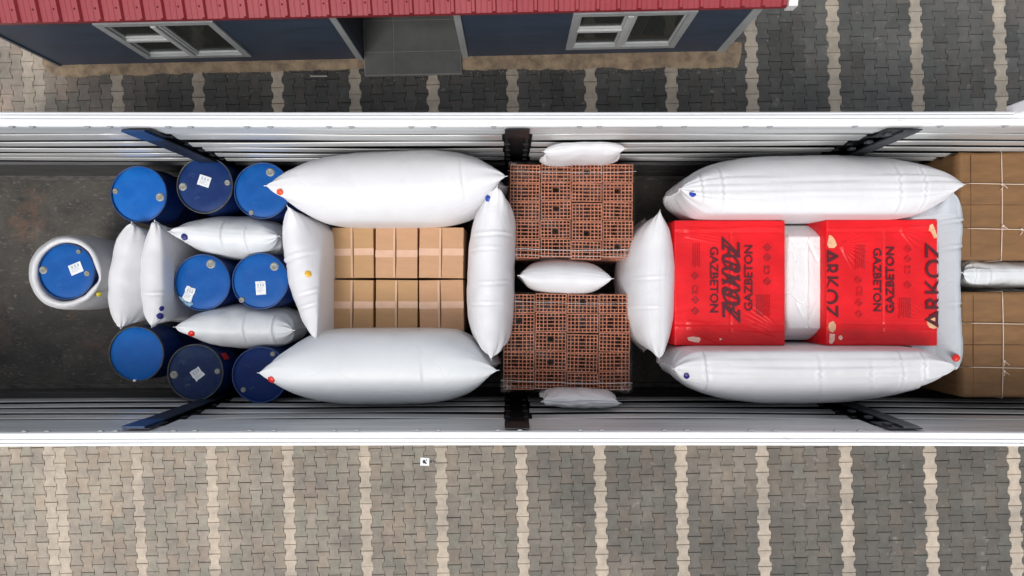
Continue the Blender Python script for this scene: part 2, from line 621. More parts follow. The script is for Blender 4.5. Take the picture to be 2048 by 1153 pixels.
POST = [(-3.16, -2.80), (-0.075, 0.155), (2.96, 3.28)]
POST_N = [(-3.17, -2.94), (-0.06, 0.145), (3.06, 3.34)]
for side in (1, -1):
    # top rail: hollow section with a stepped, grooved top
    pr = [(0.0, 3.245), (0.0, 3.45), (0.006, 3.46), (0.052, 3.46), (0.0535, 3.440), (0.0575, 3.440), (0.059, 3.458), (0.083, 3.456), (0.0845, 3.430), (0.0895, 3.430), (0.091, 3.452), (0.104, 3.450), (0.110, 3.43), (0.119, 3.425), (0.122, 3.41), (0.122, 3.25), (0.03, 3.245)]
    sweep(XA, XB, pr, side).build('top_rail', alu_white, tr, recalc=True)
    # inner web below the rail
    edges = [XA] + [p for q in POST_N for p in q] + [XB]
    for k in range(0, len(edges), 2):
        sweep(edges[k] + 0.004, edges[k + 1] - 0.004, [(-0.003, 3.225 if side > 0 else 3.02), (-0.003, 3.43), (0.016, 3.43), (0.016, 3.225 if side > 0 else 3.02)], side).build('rail_web', mat('web_aluminium', (0.6, 0.62, 0.63), 0.42, 0.35, var=0.15, vscale=1.5, stretch=(0.5, 8, 8)), tr, recalc=True)
    # curtain outside the laths
    sweep(XA, XB, [(0.075, 1.25), (0.075, 3.244), (0.085, 3.244), (0.085, 1.25)], side).build('side_curtain', tarp, tr, recalc=True)
    sweep(XA, XB, [(0.088, 1.15), (0.088, 3.249), (0.096, 3.249), (0.096, 1.15)], side).build('side_curtain', tarp_out, tr, recalc=True)
    # laths
    tops = [3.165, 2.90, 2.68, 2.47, 2.28] if side > 0 else [2.96, 2.70, 2.42, 2.14]
    hts = [0.19, 0.125, 0.12, 0.11, 0.09] if side > 0 else [0.16, 0.15, 0.15, 0.12]
    for k in range(0, len(edges), 2):
        a, c = edges[k], edges[k + 1]
        for ti, zt in enumerate(tops):
            ph = random.uniform(0, 6.28); am = random.uniform(0.006, 0.018); tw = random.uniform(-0.012, 0.012)
            def ex(x, a=a, c=c, ph=ph, am=am, tw=tw):
                t = (x - a) / (c - a)
                return (0.006 * math.sin(ph + 5 * t), -am * math.sin(math.pi * t) + tw * t + 0.003 * math.sin(9 * t + ph))
            h = hts[ti]
            pr = [(0.012, zt - h), (0.004, zt - h * 0.90), (-0.006, zt - h * 0.72), (-0.010, zt - h * 0.58), (-0.008, zt - h * 0.45), (-0.002, zt - h * 0.25), (0.002, zt - 0.008), (0.006, zt), (0.012, zt + 0.001), (0.014, zt - 0.004), (0.016, zt - h)]
            sweep(a + 0.012 + random.uniform(0, 0.025), c - 0.012 - random.uniform(0, 0.025), pr, side, ex, smooth=True).build('lath', alu, tr, recalc=True)
        # dark lower sideboard
        pr = [(0.0, ZD + 0.002), (0.0, 1.60), (-0.008, 1.62), (-0.008, 1.66), (0.0, 1.68), (0.0, 1.92), (-0.006, 1.94), (-0.006, 2.0), (0.02, 2.02), (0.04, 2.0), (0.04, ZD + 0.002)]
        sweep(a + 0.01, c - 0.01, pr, side).build('sideboard', alu_dark, tr, recalc=True)
    # edge strip on the deck
    sweep(XA, XB, [(-0.055, ZD + 0.001), (-0.055, ZD + 0.02), (-0.045, ZD + 0.028), (-0.001, ZD + 0.03), (-0.001, ZD + 0.001)], side).build('deck_edge', mat('edge_metal', (0.07, 0.066, 0.06), 0.6, 0.2, var=0.5, vscale=8, stretch=(1, 3, 3)), tr, recalc=True)
    # posts: channel sections with slotted flanges
    for pi, (a, c) in enumerate(POST_N):
        y0 = (YU if side > 0 else YL)
        b = MB()
        b.box(a + 0.0, c - 0.0, y0 + side * 0.035, y0 + side * 0.07, ZD, 3.244)
        b.box(a, a + 0.03, y0 + side * 0.006, y0 + side * 0.0345, ZD + 0.05, 3.40, 0.003)
        b.box(c - 0.03, c, y0 + side * 0.006, y0 + side * 0.0345, ZD + 0.05, 3.40, 0.003)
        for t in tops:
            b.box(a - 0.006, a + 0.042, y0 + side * -0.012, y0 + side * 0.0055, t - 0.075, t - 0.03, 0.003)
            b.box(c - 0.042, c + 0.006, y0 + side * -0.012, y0 + side * 0.0055, t - 0.075, t - 0.03, 0.003)
        b.box(a + 0.001, c - 0.001, y0 - side * 0.030, y0 - side * 0.022, 3.19, 3.425)
        po = b.build('post', steel_black, tr)
        def slab(xt0, xt1, xb0, xb1, zt_, zb_, dy0, dy1, m, nm):
            q = MB()
            ya, yb = y0 - side * dy0, y0 - side * dy1
            q.add([(xb0, ya, zb_), (xb1, ya, zb_), (xb1, yb, zb_), (xb0, yb, zb_), (xt0, ya, zt_), (xt1, ya, zt_), (xt1, yb, zt_), (xt0, yb, zt_)],
                  [(0, 1, 2, 3), (4, 7, 6, 5), (0, 4, 5, 1), (1, 5, 6, 2), (2, 6, 7, 3), (3, 7, 4, 0)])
            return q.build(nm, m, po, recalc=True)
        if pi == 0:
            slab(-3.175, -2.985, -3.17, -2.99, 3.43, 3.16, 0.032, 0.047, steel_blue, 'post_cover')
            slab(-3.17, -2.99, -3.16, -3.0, 3.158, 1.9, 0.030, 0.044, post_navy, 'post_cover')
        if pi == 2:
            slab(3.18, 3.31, 3.26, 3.40, 3.43, 1.9, 0.032, 0.047, post_grey, 'post_cover')
            for zz in (3.3, 3.05, 2.8):
                slab(3.09, 3.14, 3.09, 3.14, zz + 0.05, zz, 0.032, 0.05, post_grey, 'bracket')
    # roof-runner rollers tucked under the inner edge of each rail
    xsr = ([22, 63, 173, 218, 335, 380, 493, 540, 657, 702, 822, 867, 987, 1159, 1199, 1320, 1369, 1492, 1541, 1711, 1882, 2012] if side > 0
           else [48, 94, 201, 231, 347, 390, 500, 547, 668, 714, 835, 876, 996, 1040, 1161, 1204, 1329, 1373, 1501, 1550, 1674, 1720])
    for px in xsr:
        x = (px - 1024) / SC(3.45)
        y0 = (YU if side > 0 else YL) + bow(x, side)
        poly = [(x + 0.022 * math.cos(t), y0 - side * (0.0035 + 0.012 * math.sin(t))) for t in [math.pi * i / 10 for i in range(11)]]
        MB().prism(poly, 3.435, 3.453, True).build('roller', mat('roller_grey', (0.3, 0.31, 0.32), 0.5), tr, recalc=True)
# small white bracket at the rear end of the far rail and the bulkhead behind the last boxes
p = W(2044, 215, 3.5)
b = MB(); b.box(p.x - 0.02, p.x + 0.2, p.y - 0.05, p.y + 0.05, 3.37, 3.56, 0.008)
b.build('bracket', alu_white, tr)
b = MB(); b.box(XB, XB + 0.05, YL - 0.1, YU + 0.1, ZD - 0.1, ZR + 0.05, 0.005)
b.build('bulkhead', alu_white, tr)
b = MB(); b.box(XA - 0.05, XA, YL - 0.1, YU + 0.1, ZD - 0.1, ZR, 0.005)
b.build('tailgate', alu_white, tr)

# ------------------------------------------------------------------ cabin with red sheet roof
A0 = W(125, 132, 0); A1 = W(1442, 104, 0)
BA = math.atan2(A1.y - A0.y, A1.x - A0.x)
BL = (A1 - A0).length
cab = thing('site_cabin', (A0.x, A0.y, 0), 'navy blue cabin with red corrugated metal roof beside the trailer', 'cabin', rz=BA)
def lx(px, z=0.0):   # local x on the front wall from a photo column seen at height z
    return ((px - 1024) / SC(z) - A0.x) / math.cos(BA)
navy = mat('navy_cladding', (0.052, 0.074, 0.115), 0.5, var=0.16, vscale=2.5, stretch=(0.6, 1, 3), bump=0.0012, bscale=45, rvar=0.08)
trim = mat('pale_pvc', (0.42, 0.44, 0.45), 0.42, var=0.08, vscale=4)
pvc_in = mat('window_pvc', (0.6, 0.62, 0.62), 0.35, var=0.06, vscale=5)
glass = mat('dark_glass', (0.015, 0.017, 0.016), 0.08, spec=0.5)
EZ = 1.68; DEP = 2.9
D0, D1 = lx(728), lx(925)
W1 = (lx(295, .27), lx(497, .27)); W2 = (lx(1136, .27), lx(1345, .27))
WZ = (0.27, 1.24)
b = MB()
T = 0.10
def wallseg(x0, x1, z0, z1): b.box(x0, x1, 0, T, z0, z1)
top = EZ + 0.03
wallseg(0, W1[0], 0, top); wallseg(W1[0], W1[1], 0, WZ[0]); wallseg(W1[0], W1[1], WZ[1], top)
wallseg(W1[1], D0, 0, top)
wallseg(D0, D1, 1.60, top)
wallseg(D1, W2[0], 0, top); wallseg(W2[0], W2[1], 0, WZ[0]); wallseg(W2[0], W2[1], WZ[1], top)
wallseg(W2[1], BL, 0, top)
b.box(0, T, T, DEP, 0, top); b.box(BL - T, BL, T, DEP, 0, top); b.box(T, BL - T, DEP - T, DEP, 0, top + 0.3)
b.build('wall', navy, cab)
# interior floor and entrance recess
b = MB(); b.box(T, BL - T, T, DEP - T, 0.0, 0.03)
b.build('cabin_floor', mat('inner_floor', (0.12, 0.11, 0.1), 0.6), cab)
b = MB(); b.box(D0 - 0.03, D0 - 0.001, T + 0.001, 1.2, 0.03, EZ - 0.02); b.box(D1 + 0.001, D1 + 0.03, T + 0.001, 1.2, 0.03, EZ - 0.02); b.box(D0, D1, 1.2, 1.24, 0.03, EZ)
b.build('porch_wall', mat('porch_lining', (0.05, 0.055, 0.065), 0.6), cab)
tile = mat('grey_tile', (0.135, 0.14, 0.135), 0.42, var=0.12, vscale=3, bump=0.001, bscale=20, rvar=0.1)
pf_y = -(W(820, 118, 0).y - W(820, 152, 0).y)
b = MB()
tx = [D0 + 0.02, D0 + 0.43, D1 - 0.02]
ys = [pf_y, 0.08, 0.52, 1.19]
for i in range(2):
    for j in range(3):
        b.box(tx[i] + 0.003, tx[i + 1] - 0.003, ys[j] + 0.003, ys[j + 1] - 0.003, 0.032, 0.05, 0.002)
b.build('floor_tile', tile, cab)
b = MB(); b.box(D0 + 0.015, D1 - 0.015, pf_y - 0.004, 1.195, 0.0, 0.044)
b.build('threshold', mat('grout', (0.34, 0.33, 0.31), 0.8), cab)
# trims
b = MB()
b.box(D0 - 0.085, D0, -0.022, -0.001, 0.03, EZ, 0.004); b.build('door_frame', trim, cab)
b = MB(); b.box(D1, D1 + 0.085, -0.022, -0.001, 0.03, EZ, 0.004); b.build('door_frame', trim, cab)
b = MB(); b.box(BL - 0.005, BL + 0.035, -0.022, 0.08, 0.02, EZ, 0.004); b.box(BL - 0.08, BL - 0.0055, -0.022, -0.001, 0.02, EZ, 0.004)
b.build('corner_trim', trim, cab)
b = MB(); b.box(-0.035, 0.012, -0.018, -0.001, 0.02, EZ, 0.004); b.build('corner_trim', mat('edge_trim_dark', (0.10, 0.12, 0.15), 0.5), cab)
def window(x0, x1, label):
    w = MB(); z0, z1 = WZ; fw = 0.062; xm = x0 + (x1 - x0) * 0.47
    y0, y1 = -0.028, 0.05
    w.box(x0 - 0.03, x0 + fw, y0, y1, z0 - 0.03, z1 + 0.03, 0.004)
    w.box(x1 - fw, x1 + 0.03, y0, y1, z0 - 0.03, z1 + 0.03, 0.004)
    w.box(x0 + fw, x1 - fw, y0, y1, z0 - 0.03, z0 + 0.045, 0.004)
    w.box(x0 + fw, x1 - fw, y0, y1, z1 - 0.045, z1 + 0.03, 0.004)
    fr = w.build('window', trim, cab)
    w = MB()
    w.box(xm - 0.035, xm + 0.035, y0 - 0.012, y1 - 0.005, z0 + 0.046, z1 - 0.046, 0.006)
    w.box(xm + 0.04, xm + 0.075, y0 + 0.012, y1 - 0.004, z0 + 0.046, z1 - 0.046, 0.006)
    w.build('mullion', pvc_in, fr)
    w = MB(); zm = z0 + (z1 - z0) * 0.52
    w.box(x0 + fw + 0.001, xm - 0.036, y0 + 0.004, y1 - 0.008, zm - 0.028, zm + 0.028, 0.006)
    w.build('transom', pvc_in, fr)
    w = MB()
    for (a, c, e, f_) in ((x0 + fw + 0.001, xm - 0.036, z0 + 0.046, zm - 0.029), (x0 + fw + 0.001, xm - 0.036, zm + 0.029, z1 - 0.046), (xm + 0.076, x1 - fw - 0.001, z0 + 0.046, z1 - 0.046)):
        t = 0.022; ya, yb = 0.0, 0.04
        w.box(a, c, ya, yb, e, e + t + 0.012, 0.005); w.box(a, c, ya, yb, f_ - t, f_, 0.005)
        w.box(a, a + t, ya, yb, e + t + 0.0125, f_ - t - 0.0005, 0.005); w.box(c - t, c, ya, yb, e + t + 0.0125, f_ - t - 0.0005, 0.005)
    w.build('sash', pvc_in, fr)
    w = MB(); w.box(x0 + fw, x1 - fw, 0.022, 0.028, z0 + 0.05, z1 - 0.05)
    w.build('pane', glass_t, fr)
    w = MB(); q = xm + 0.12
    for i in range(10):
        xx = q + i * 0.02
        w.box(xx, xx + 0.012, 0.10 + 0.012 * (i % 2), 0.115 + 0.012 * (i % 2), z0 + 0.1, z1 - 0.02)
    w.build('curtain', mat('curtain_cloth', (0.42, 0.42, 0.38), 0.8), cab)
    return fr
m, nt, bb = nodes('window_glass')
bb.inputs['Base Color'].default_value = (0.05, 0.055, 0.05, 1); bb.inputs['Roughness'].default_value = 0.05
bb.inputs['Alpha'].default_value = 0.55
glass_t = m
window(*W1, ''); window(*W2, '')
# roof
rx0, rx1 = -0.25, ((1570 - 1024) / SC(EZ) - A0.x)
prof = []
pitch = 0.229; x = rx0
while x < rx1 - 0.02:
    for dx, h in ((0, 0), (0.048, 0), (0.052, 0.004), (0.06, 0.004), (0.064, 0), (0.112, 0.0), (0.116, 0.004), (0.124, 0.004), (0.128, 0), (0.172, 0), (0.186, 0.036), (0.214, 0.036)):
        if x + dx <= rx1: prof.append((x + dx, h))
    x += pitch
prof.append((rx1, 0))
b = MB(); slope = 0.27; y0r = -0.205; ylen = 3.4
ysr = [y0r + ylen * i / 6 for i in range(7)]
vs = []; fs = []
for y in ysr:
    for (xx, h) in prof:
        vs.append((xx, y, EZ + 0.045 + (y - y0r) * slope + h))
n = len(prof)
nb = len(vs)
for i in range(6):
    for k in range(n - 1):
        fs.append((i * n + k, i * n + k + 1, (i + 1) * n + k + 1, (i + 1) * n + k))
vs += [(xx, y0r, EZ + 0.0) for (xx, h) in prof]
# turned-down sheet edge
for k in range(n - 1):
    fs.append((nb + k, nb + k + 1, k + 1, k))
b.add(vs, fs)
red_roof = mat('red_roof_sheet', (0.27, 0.020, 0.030), 0.36, col2=(0.33, 0.042, 0.052), vscale=0.5, coat=0.25, bump=0.0015, bscale=6, rvar=0.08)
b.build('roof', red_roof, cab)
b = MB()
x = rx0
while x < rx1 - 0.1:
    for yy in (-0.08, 0.45):
        zz = EZ + 0.045 + (yy - y0r) * slope
        b.lathe([(0.0001, zz + 0.012), (0.006, zz + 0.011), (0.0075, zz + 0.006), (0.012, zz + 0.003), (0.012, zz)], x + 0.15, yy, 8)
    x += pitch
b.build('roof_screws', mat('screw_red', (0.16, 0.02, 0.03), 0.5), cab)
b = MB(); vs = []
ex = rx1 + 0.002; ew = 0.1
for y in (y0r - 0.01, y0r + ylen):
    z = EZ + 0.05 + (y - y0r) * slope
    vs += [(ex, y, z - 0.08), (ex + ew, y, z - 0.08), (ex + ew, y, z + 0.03), (ex, y, z + 0.03)]
b.add(vs, [(0, 1, 2, 3), (7, 6, 5, 4), (0, 4, 5, 1), (1, 5, 6, 2), (2, 6, 7, 3), (3, 7, 4, 0)])
b.build('gable_cap', mat('white_cap', (0.8, 0.8, 0.78), 0.4), cab)
b = MB(); vs = []
for (y, dz) in ((y0r + 0.02, -0.02), (y0r + ylen, -0.02)):
    z = EZ + 0.03 + (y - y0r) * slope
    vs += [(rx0 + 0.01, y, z - 0.05), (rx1 - 0.01, y, z - 0.05), (rx1 - 0.01, y, z - 0.002), (rx0 + 0.01, y, z - 0.002)]
b.add(vs, [(0, 1, 2, 3), (7, 6, 5, 4), (0, 4, 5, 1), (1, 5, 6, 2), (2, 6, 7, 3), (3, 7, 4, 0)])
b.build('soffit', mat('soffit_board', (0.12, 0.12, 0.12), 0.7), cab)
# mortar footing strip with ragged edge
def footing(x0, x1, d0, d1, nseed, wrap_l=False, wrap_r=False):
    b = MB(); n = int((x1 - x0) / 0.025); m_ = 8
    vs = []; fs = []
    for i in range(n + 1):
        x = x0 + (x1 - x0) * i / n; t = i / n
        dd = d0 + (d1 - d0) * t
        nz = noise.noise(Vector((x * 2.3, nseed, 0))) * 0.035 + noise.noise(Vector((x * 9, nseed, 4))) * 0.022 + noise.noise(Vector((x * 28, nseed, 4))) * 0.012
        w = dd + nz
        if wrap_l and t < 0.03: w *= math.sqrt(max(0.05, t / 0.03))
        if wrap_r and t > 0.985: w *= math.sqrt(max(0.05, (1 - t) / 0.015))
        back = 0.0 if 0.0 <= x <= BL else -0.5
        for j in range(m_ + 1):
            s_ = j / m_
            y = 0.002 - s_ * w if back == 0 else 0.12 - s_ * (w + 0.12)
            z = 0.004 + 0.032 * (1 - s_ ** 3) + noise.noise(Vector((x * 20, y * 20, 1))) * 0.006 * (1 - s_ * 0.5)
            if j == m_: z = -0.02
            vs.append((x, y, z))
    for i in range(n):
        for j in range(m_):
            k = i * (m_ + 1) + j
            fs.append((k, k + 1, k + m_ + 2, k + m_ + 1))
    b.add(vs, fs, True)
    return b
mort = mat('mortar', (0.19, 0.14, 0.10), 0.92, col2=(0.42, 0.31, 0.20), vscale=5.5, det=10, bump=0.012, bscale=28)
footing(-0.25, D0 + 0.01, 0.16, 0.15, 1.0, wrap_l=True).build('footing', mort, cab)
footing(D1 + 0.0, BL + 0.28, 0.19, 0.25, 5.0, wrap_r=True).build('footing', mort, cab)

# ------------------------------------------------------------------ blue drums
DT = 2.27
def nblue(name, c, var=0.18, rough=0.36, c2=None):
    return mat(name, c, rough + 0.1, var=var, vscale=4.5, bump=0.002, bscale=9, rvar=0.1, det=9, col2=c2, lo=0.4, hi=0.72, spec=0.22)
def scuff(m, c=(0.10, 0.16, 0.22), k=0.5, lo=0.60, hi=0.68, sc=7, stretch=(1, 1, 1)):
    nt = m.node_tree; L = nt.links.new; b = nt.nodes['Principled BSDF']
    src = b.inputs['Base Color'].links[0].from_socket
    tc = nt.nodes.new('ShaderNodeTexCoord'); mp = nt.nodes.new('ShaderNodeMapping'); mp.inputs['Scale'].default_value = stretch
    n = nt.nodes.new('ShaderNodeTexNoise'); n.inputs['Scale'].default_value = sc; n.inputs['Detail'].default_value = 13; n.inputs['Roughness'].default_value = 0.72; n.inputs['Distortion'].default_value = 1.5
    L(tc.outputs['Object'], mp.inputs['Vector']); L(mp.outputs[0], n.inputs['Vector'])
    r = nt.nodes.new('ShaderNodeMapRange'); r.inputs['From Min'].default_value = lo; r.inputs['From Max'].default_value = hi; r.inputs['To Max'].default_value = k
    L(n.outputs['Fac'], r.inputs['Value'])
    mx = nt.nodes.new('ShaderNodeMixRGB'); L(r.outputs[0], mx.inputs[0]); L(src, mx.inputs[1]); mx.inputs[2].default_value = (*c, 1)
    L(mx.outputs[0], b.inputs['Base Color'])
bright = nblue('drum_bright_blue', (0.002, 0.105, 0.43), c2=(0.006, 0.145, 0.50))
middle = nblue('drum_blue', (0.002, 0.08, 0.33), c2=(0.006, 0.11, 0.40))
navyd = nblue('drum_navy', (0.003, 0.022, 0.115), c2=(0.008, 0.04, 0.16), rough=0.4)
duskd = nblue('drum_dusty_navy', (0.006, 0.020, 0.085), c2=(0.03, 0.055, 0.12), rough=0.5)
deepd = nblue('drum_deep_navy', (0.002, 0.018, 0.115), c2=(0.005, 0.03, 0.16), rough=0.45)
scuff(navy, (0.10, 0.12, 0.15), 0.35, 0.58, 0.72, 4, (0.6, 1, 2))
scuff(tile, (0.2, 0.19, 0.17), 0.4, 0.56, 0.68, 6)
for m_, k_ in ((bright, 0.25), (middle, 0.35), (navyd, 0.45), (duskd, 0.8), (deepd, 0.4)): scuff(m_, k=k_)
scuff(alu_white, (0.45, 0.43, 0.40), 0.5, 0.60, 0.70, 5, (0.5, 2, 2))
bodym = mat('drum_body', (0.004, 0.022, 0.12), 0.35, var=0.2, vscale=3, bump=0.002, bscale=6)
bungm = mat('bung_grey', (0.36, 0.36, 0.33), 0.5, 0.3, var=0.2, vscale=40)
bungd = mat('bung_recess', (0.12, 0.11, 0.09), 0.6)
paper = mat('paper_label', (0.78, 0.8, 0.82), 0.55, var=0.06, vscale=20)
ink = mat('label_ink', (0.32, 0.38, 0.46), 0.7)
bandm = {'grey': mat('ring_grey', (0.08, 0.085, 0.09), 0.45, 0.6, var=0.3, vscale=12), 'blue': mat('ring_blue', (0.01, 0.045, 0.17), 0.35, var=0.3, vscale=12)}
def drum(px, py, lid, label, bungs, ring='blue', lab=None, extra=None, r=0.287, body=None):
    c = W(px, py, DT)
    o = thing('drum', (c.x, c.y, ZD), label, 'drum', 'blue drums at the open end of the trailer')
    h = DT - ZD
    sd = px * 0.013
    def dent(rr, zz, a):
        return rr * (1 + 0.006 * math.sin(2 * a + sd) + 0.004 * math.sin(5 * a + sd * 3)), zz
    b = MB()
    pr = [(0.01, 0.0), (r - 0.012, 0.0), (r - 0.004, 0.012), (r - 0.006, 0.03), (r - 0.002, h * 0.30), (r + 0.008, h * 0.325), (r + 0.008, h * 0.34), (r - 0.002, h * 0.365),
          (r - 0.002, h * 0.63), (r + 0.008, h * 0.655), (r + 0.008, h * 0.67), (r - 0.002, h * 0.695), (r - 0.004, h * 0.9), (r - 0.008, h * 0.955), (r - 0.009, h * 0.972)]
    b.lathe(pr, fn=dent); b.build('body', body or bodym, o)
    b = MB()
    pr = [(r - 0.008, h - 0.027), (r, h - 0.024), (r + 0.002, h - 0.01), (r - 0.001, h - 0.001), (r - 0.007, h), (r - 0.012, h - 0.003), (r - 0.013, h - 0.012)]
    b.lathe(pr, fn=dent); b.build('rim', bandm[ring], o)
    def wob(rr, zz, a):
        f_ = 1 + 0.006 * math.sin(2 * a + sd) + 0.004 * math.sin(5 * a + sd * 3)
        return rr * f_, zz + 0.003 * math.sin(3 * a + sd) * (rr / r) * (1 if rr < r * 0.9 else 0)
    b = MB()
    pr = [(0.0005, h - 0.008), (r * 0.3, h - 0.0085), (r * 0.6, h - 0.009), (r * 0.84, h - 0.010), (r * 0.9, h - 0.0155), (r - 0.012, h - 0.018)]
    b.lathe(pr, fn=wob); L = b.build('lid', lid, o)
    for (bx, by, br) in bungs:
        q = W(bx, by, DT); x, y = q.x - c.x, q.y - c.y
        b = MB(); R_ = br / SC(DT)
        zt = h - 0.009
        b.lathe([(R_ * 1.0, zt - 0.004), (R_ * 1.0, zt + 0.007), (R_ * 0.86, zt + 0.010), (R_ * 0.72, zt + 0.009), (R_ * 0.66, zt + 0.004), (0.0005, zt + 0.0045)], x, y, 24)
        for a in (0, 60, 120):
            dx, dy = math.cos(R(a)) * R_ * 0.62, math.sin(R(a)) * R_ * 0.62
            nx, ny = -math.sin(R(a)) * R_ * 0.09, math.cos(R(a)) * R_ * 0.09
            b.prism([(x - dx - nx, y - dy - ny), (x + dx - nx, y + dy - ny), (x + dx + nx, y + dy + ny), (x - dx + nx, y - dy + ny)], zt + 0.004, zt + 0.0085)
        bg_ = b.build('bung', bungm, L)
        b = MB(); b.lathe([(R_ * 1.22, zt - 0.0035), (R_ * 1.2, zt + 0.002), (R_ * 1.02, zt + 0.002)], x, y, 24)
        b.build('bung_collar', bungd if br < 6 else bungm, L)
    if lab:
        (lx_, ly_, w, hh, rot, style) = lab
        q = W(lx_, ly_, DT); s = SC(DT); w /= s; hh /= s
        b = MB(); rr = random.Random(int(px))
        n = 8; vs = []
        zt = h - 0.004
        M = Matrix.Rotation(R(rot), 3, 'Z'); cc = Vector((q.x - c.x, q.y - c.y, 0))
        poly = []
        for (u0, v0, u1, v1) in ((-1, -1, 1, -1), (1, -1, 1, 1), (1, 1, -1, 1), (-1, 1, -1, -1)):
            for k in range(4):
                t = k / 4; j = 0.0012 if style != 'torn' else 0.005
                p_ = M @ Vector(((u0 + (u1 - u0) * t) * w / 2 + rr.uniform(-j, j), (v0 + (v1 - v0) * t) * hh / 2 + rr.uniform(-j, j), 0)) + cc
                poly.append((p_.x, p_.y))
        b.prism(poly, zt - 0.002, zt)
        lo = b.build('label', paper, o)
        b = MB()
        def bar(x0, x1, y0, y1):
            pts = [M @ Vector((a_ * w / 2, b_ * hh / 2, 0)) + cc for a_, b_ in ((x0, y0), (x1, y0), (x1, y1), (x0, y1))]
            b.prism([(p_.x, p_.y) for p_ in pts], zt + 0.0003, zt + 0.0008)
        for k in range(7):
            y = 0.78 - k * 0.22
            if k in (1, 2):
                for t in (-0.6, -0.1, 0.4): bar(t, t + 0.26, y - 0.1, y + 0.08)
            else:
                bar(-0.75, rr.uniform(0.0, 0.8), y - 0.03, y + 0.02)
        b.build('print', ink, lo)
    if extra: extra(o, c, h)
    return o

drum(277, 388, bright, 'bright blue drum with two bungs and no sticker, by the far wall', [(319, 394, 7), (230, 382, 5)])
drum(409, 370, navyd, 'dark navy drum with grey metal rim and tilted white sticker, touching the far wall', [(365, 373, 6.5), (454, 365, 5)], 'grey', (408, 362, 24, 21, -18, 'ok'))
drum(524, 381, middle, 'blue drum under the tip of the big airbag with the orange valve', [(540, 344, 7), (502, 425, 4.5)])
w4 = drum(132, 543, middle, 'blue drum sunk in a white sack alone at the left end of the deck', [(85, 540, 6.5), (156, 503, 4), (173, 547, 5)], 'blue', (151, 537, 26, 21, 22, 'ok'))
def torn(o, c, h):
    b = MB(); s = SC(DT)
    pts = [(357, 592), (365, 596), (374, 606), (383, 602), (386, 608), (380, 614), (372, 612), (362, 603)]
    poly = [((x - 1024) / s - c.x, (576 - y) / s - c.y) for x, y in pts][::-1]
    b.prism(poly, h - 0.004, h - 0.002); b.build('sticker_residue', mat('sticker_residue', (0.35, 0.5, 0.6), 0.5, col2=(0.02, 0.14, 0.3), vscale=50), o)
drum(404, 565, middle, 'blue drum with a torn, peeling white sticker, beside an upright white airbag', [(421, 528, 7.5)], 'blue', (377, 588, 19, 29, -22, 'torn'), torn)
drum(520, 562, middle, 'blue drum with an intact upright white sticker, next to the yellow-valve airbag', [(548, 533, 7), (483, 600, 5)], 'blue', (521, 576, 20, 27, 4, 'ok'))
def lever(o, c, h):
    q = W(269, 763, DT)
    b = MB(); b.box(q.x - c.x - 0.014, q.x - c.x + 0.014, q.y - c.y - 0.002, q.y - c.y + 0.022, h - 0.02, h + 0.006, 0.003)
    b.build('ring_clasp', mat('clasp_steel', (0.7, 0.72, 0.74), 0.3, 0.6), o)
drum(272, 708, bright, 'bright blue drum with a plain clamped lid and no bungs, near the lower wall', [], 'grey', None, lever, r=0.282)
def redmark(o, c, h):
    b = MB(); r = 0.293
    vs = []
    for k in range(6):
        a = R(24 + k * 3)
        for z in (h - 0.17, h - 0.06): vs.append((r * math.cos(a), r * math.sin(a), z))
    b.add(vs, [(2 * k, 2 * k + 2, 2 * k + 3, 2 * k + 1) for k in range(5)])
    b.build('hazard_sticker', mat('hazard_red', (0.6, 0.03, 0.03), 0.5), o)
drum(390, 745, duskd, 'dusty navy drum with a crumpled square sticker, between two drums on the lower wall', [(347, 750, 6.5), (434, 743, 5)], 'grey', (394, 748, 22, 22, 38, 'torn'), redmark)
drum(520, 750, deepd, 'deep navy drum under the tip of the big airbag with the red valve', [(486, 780, 4.5), (545, 708, 4.5)])

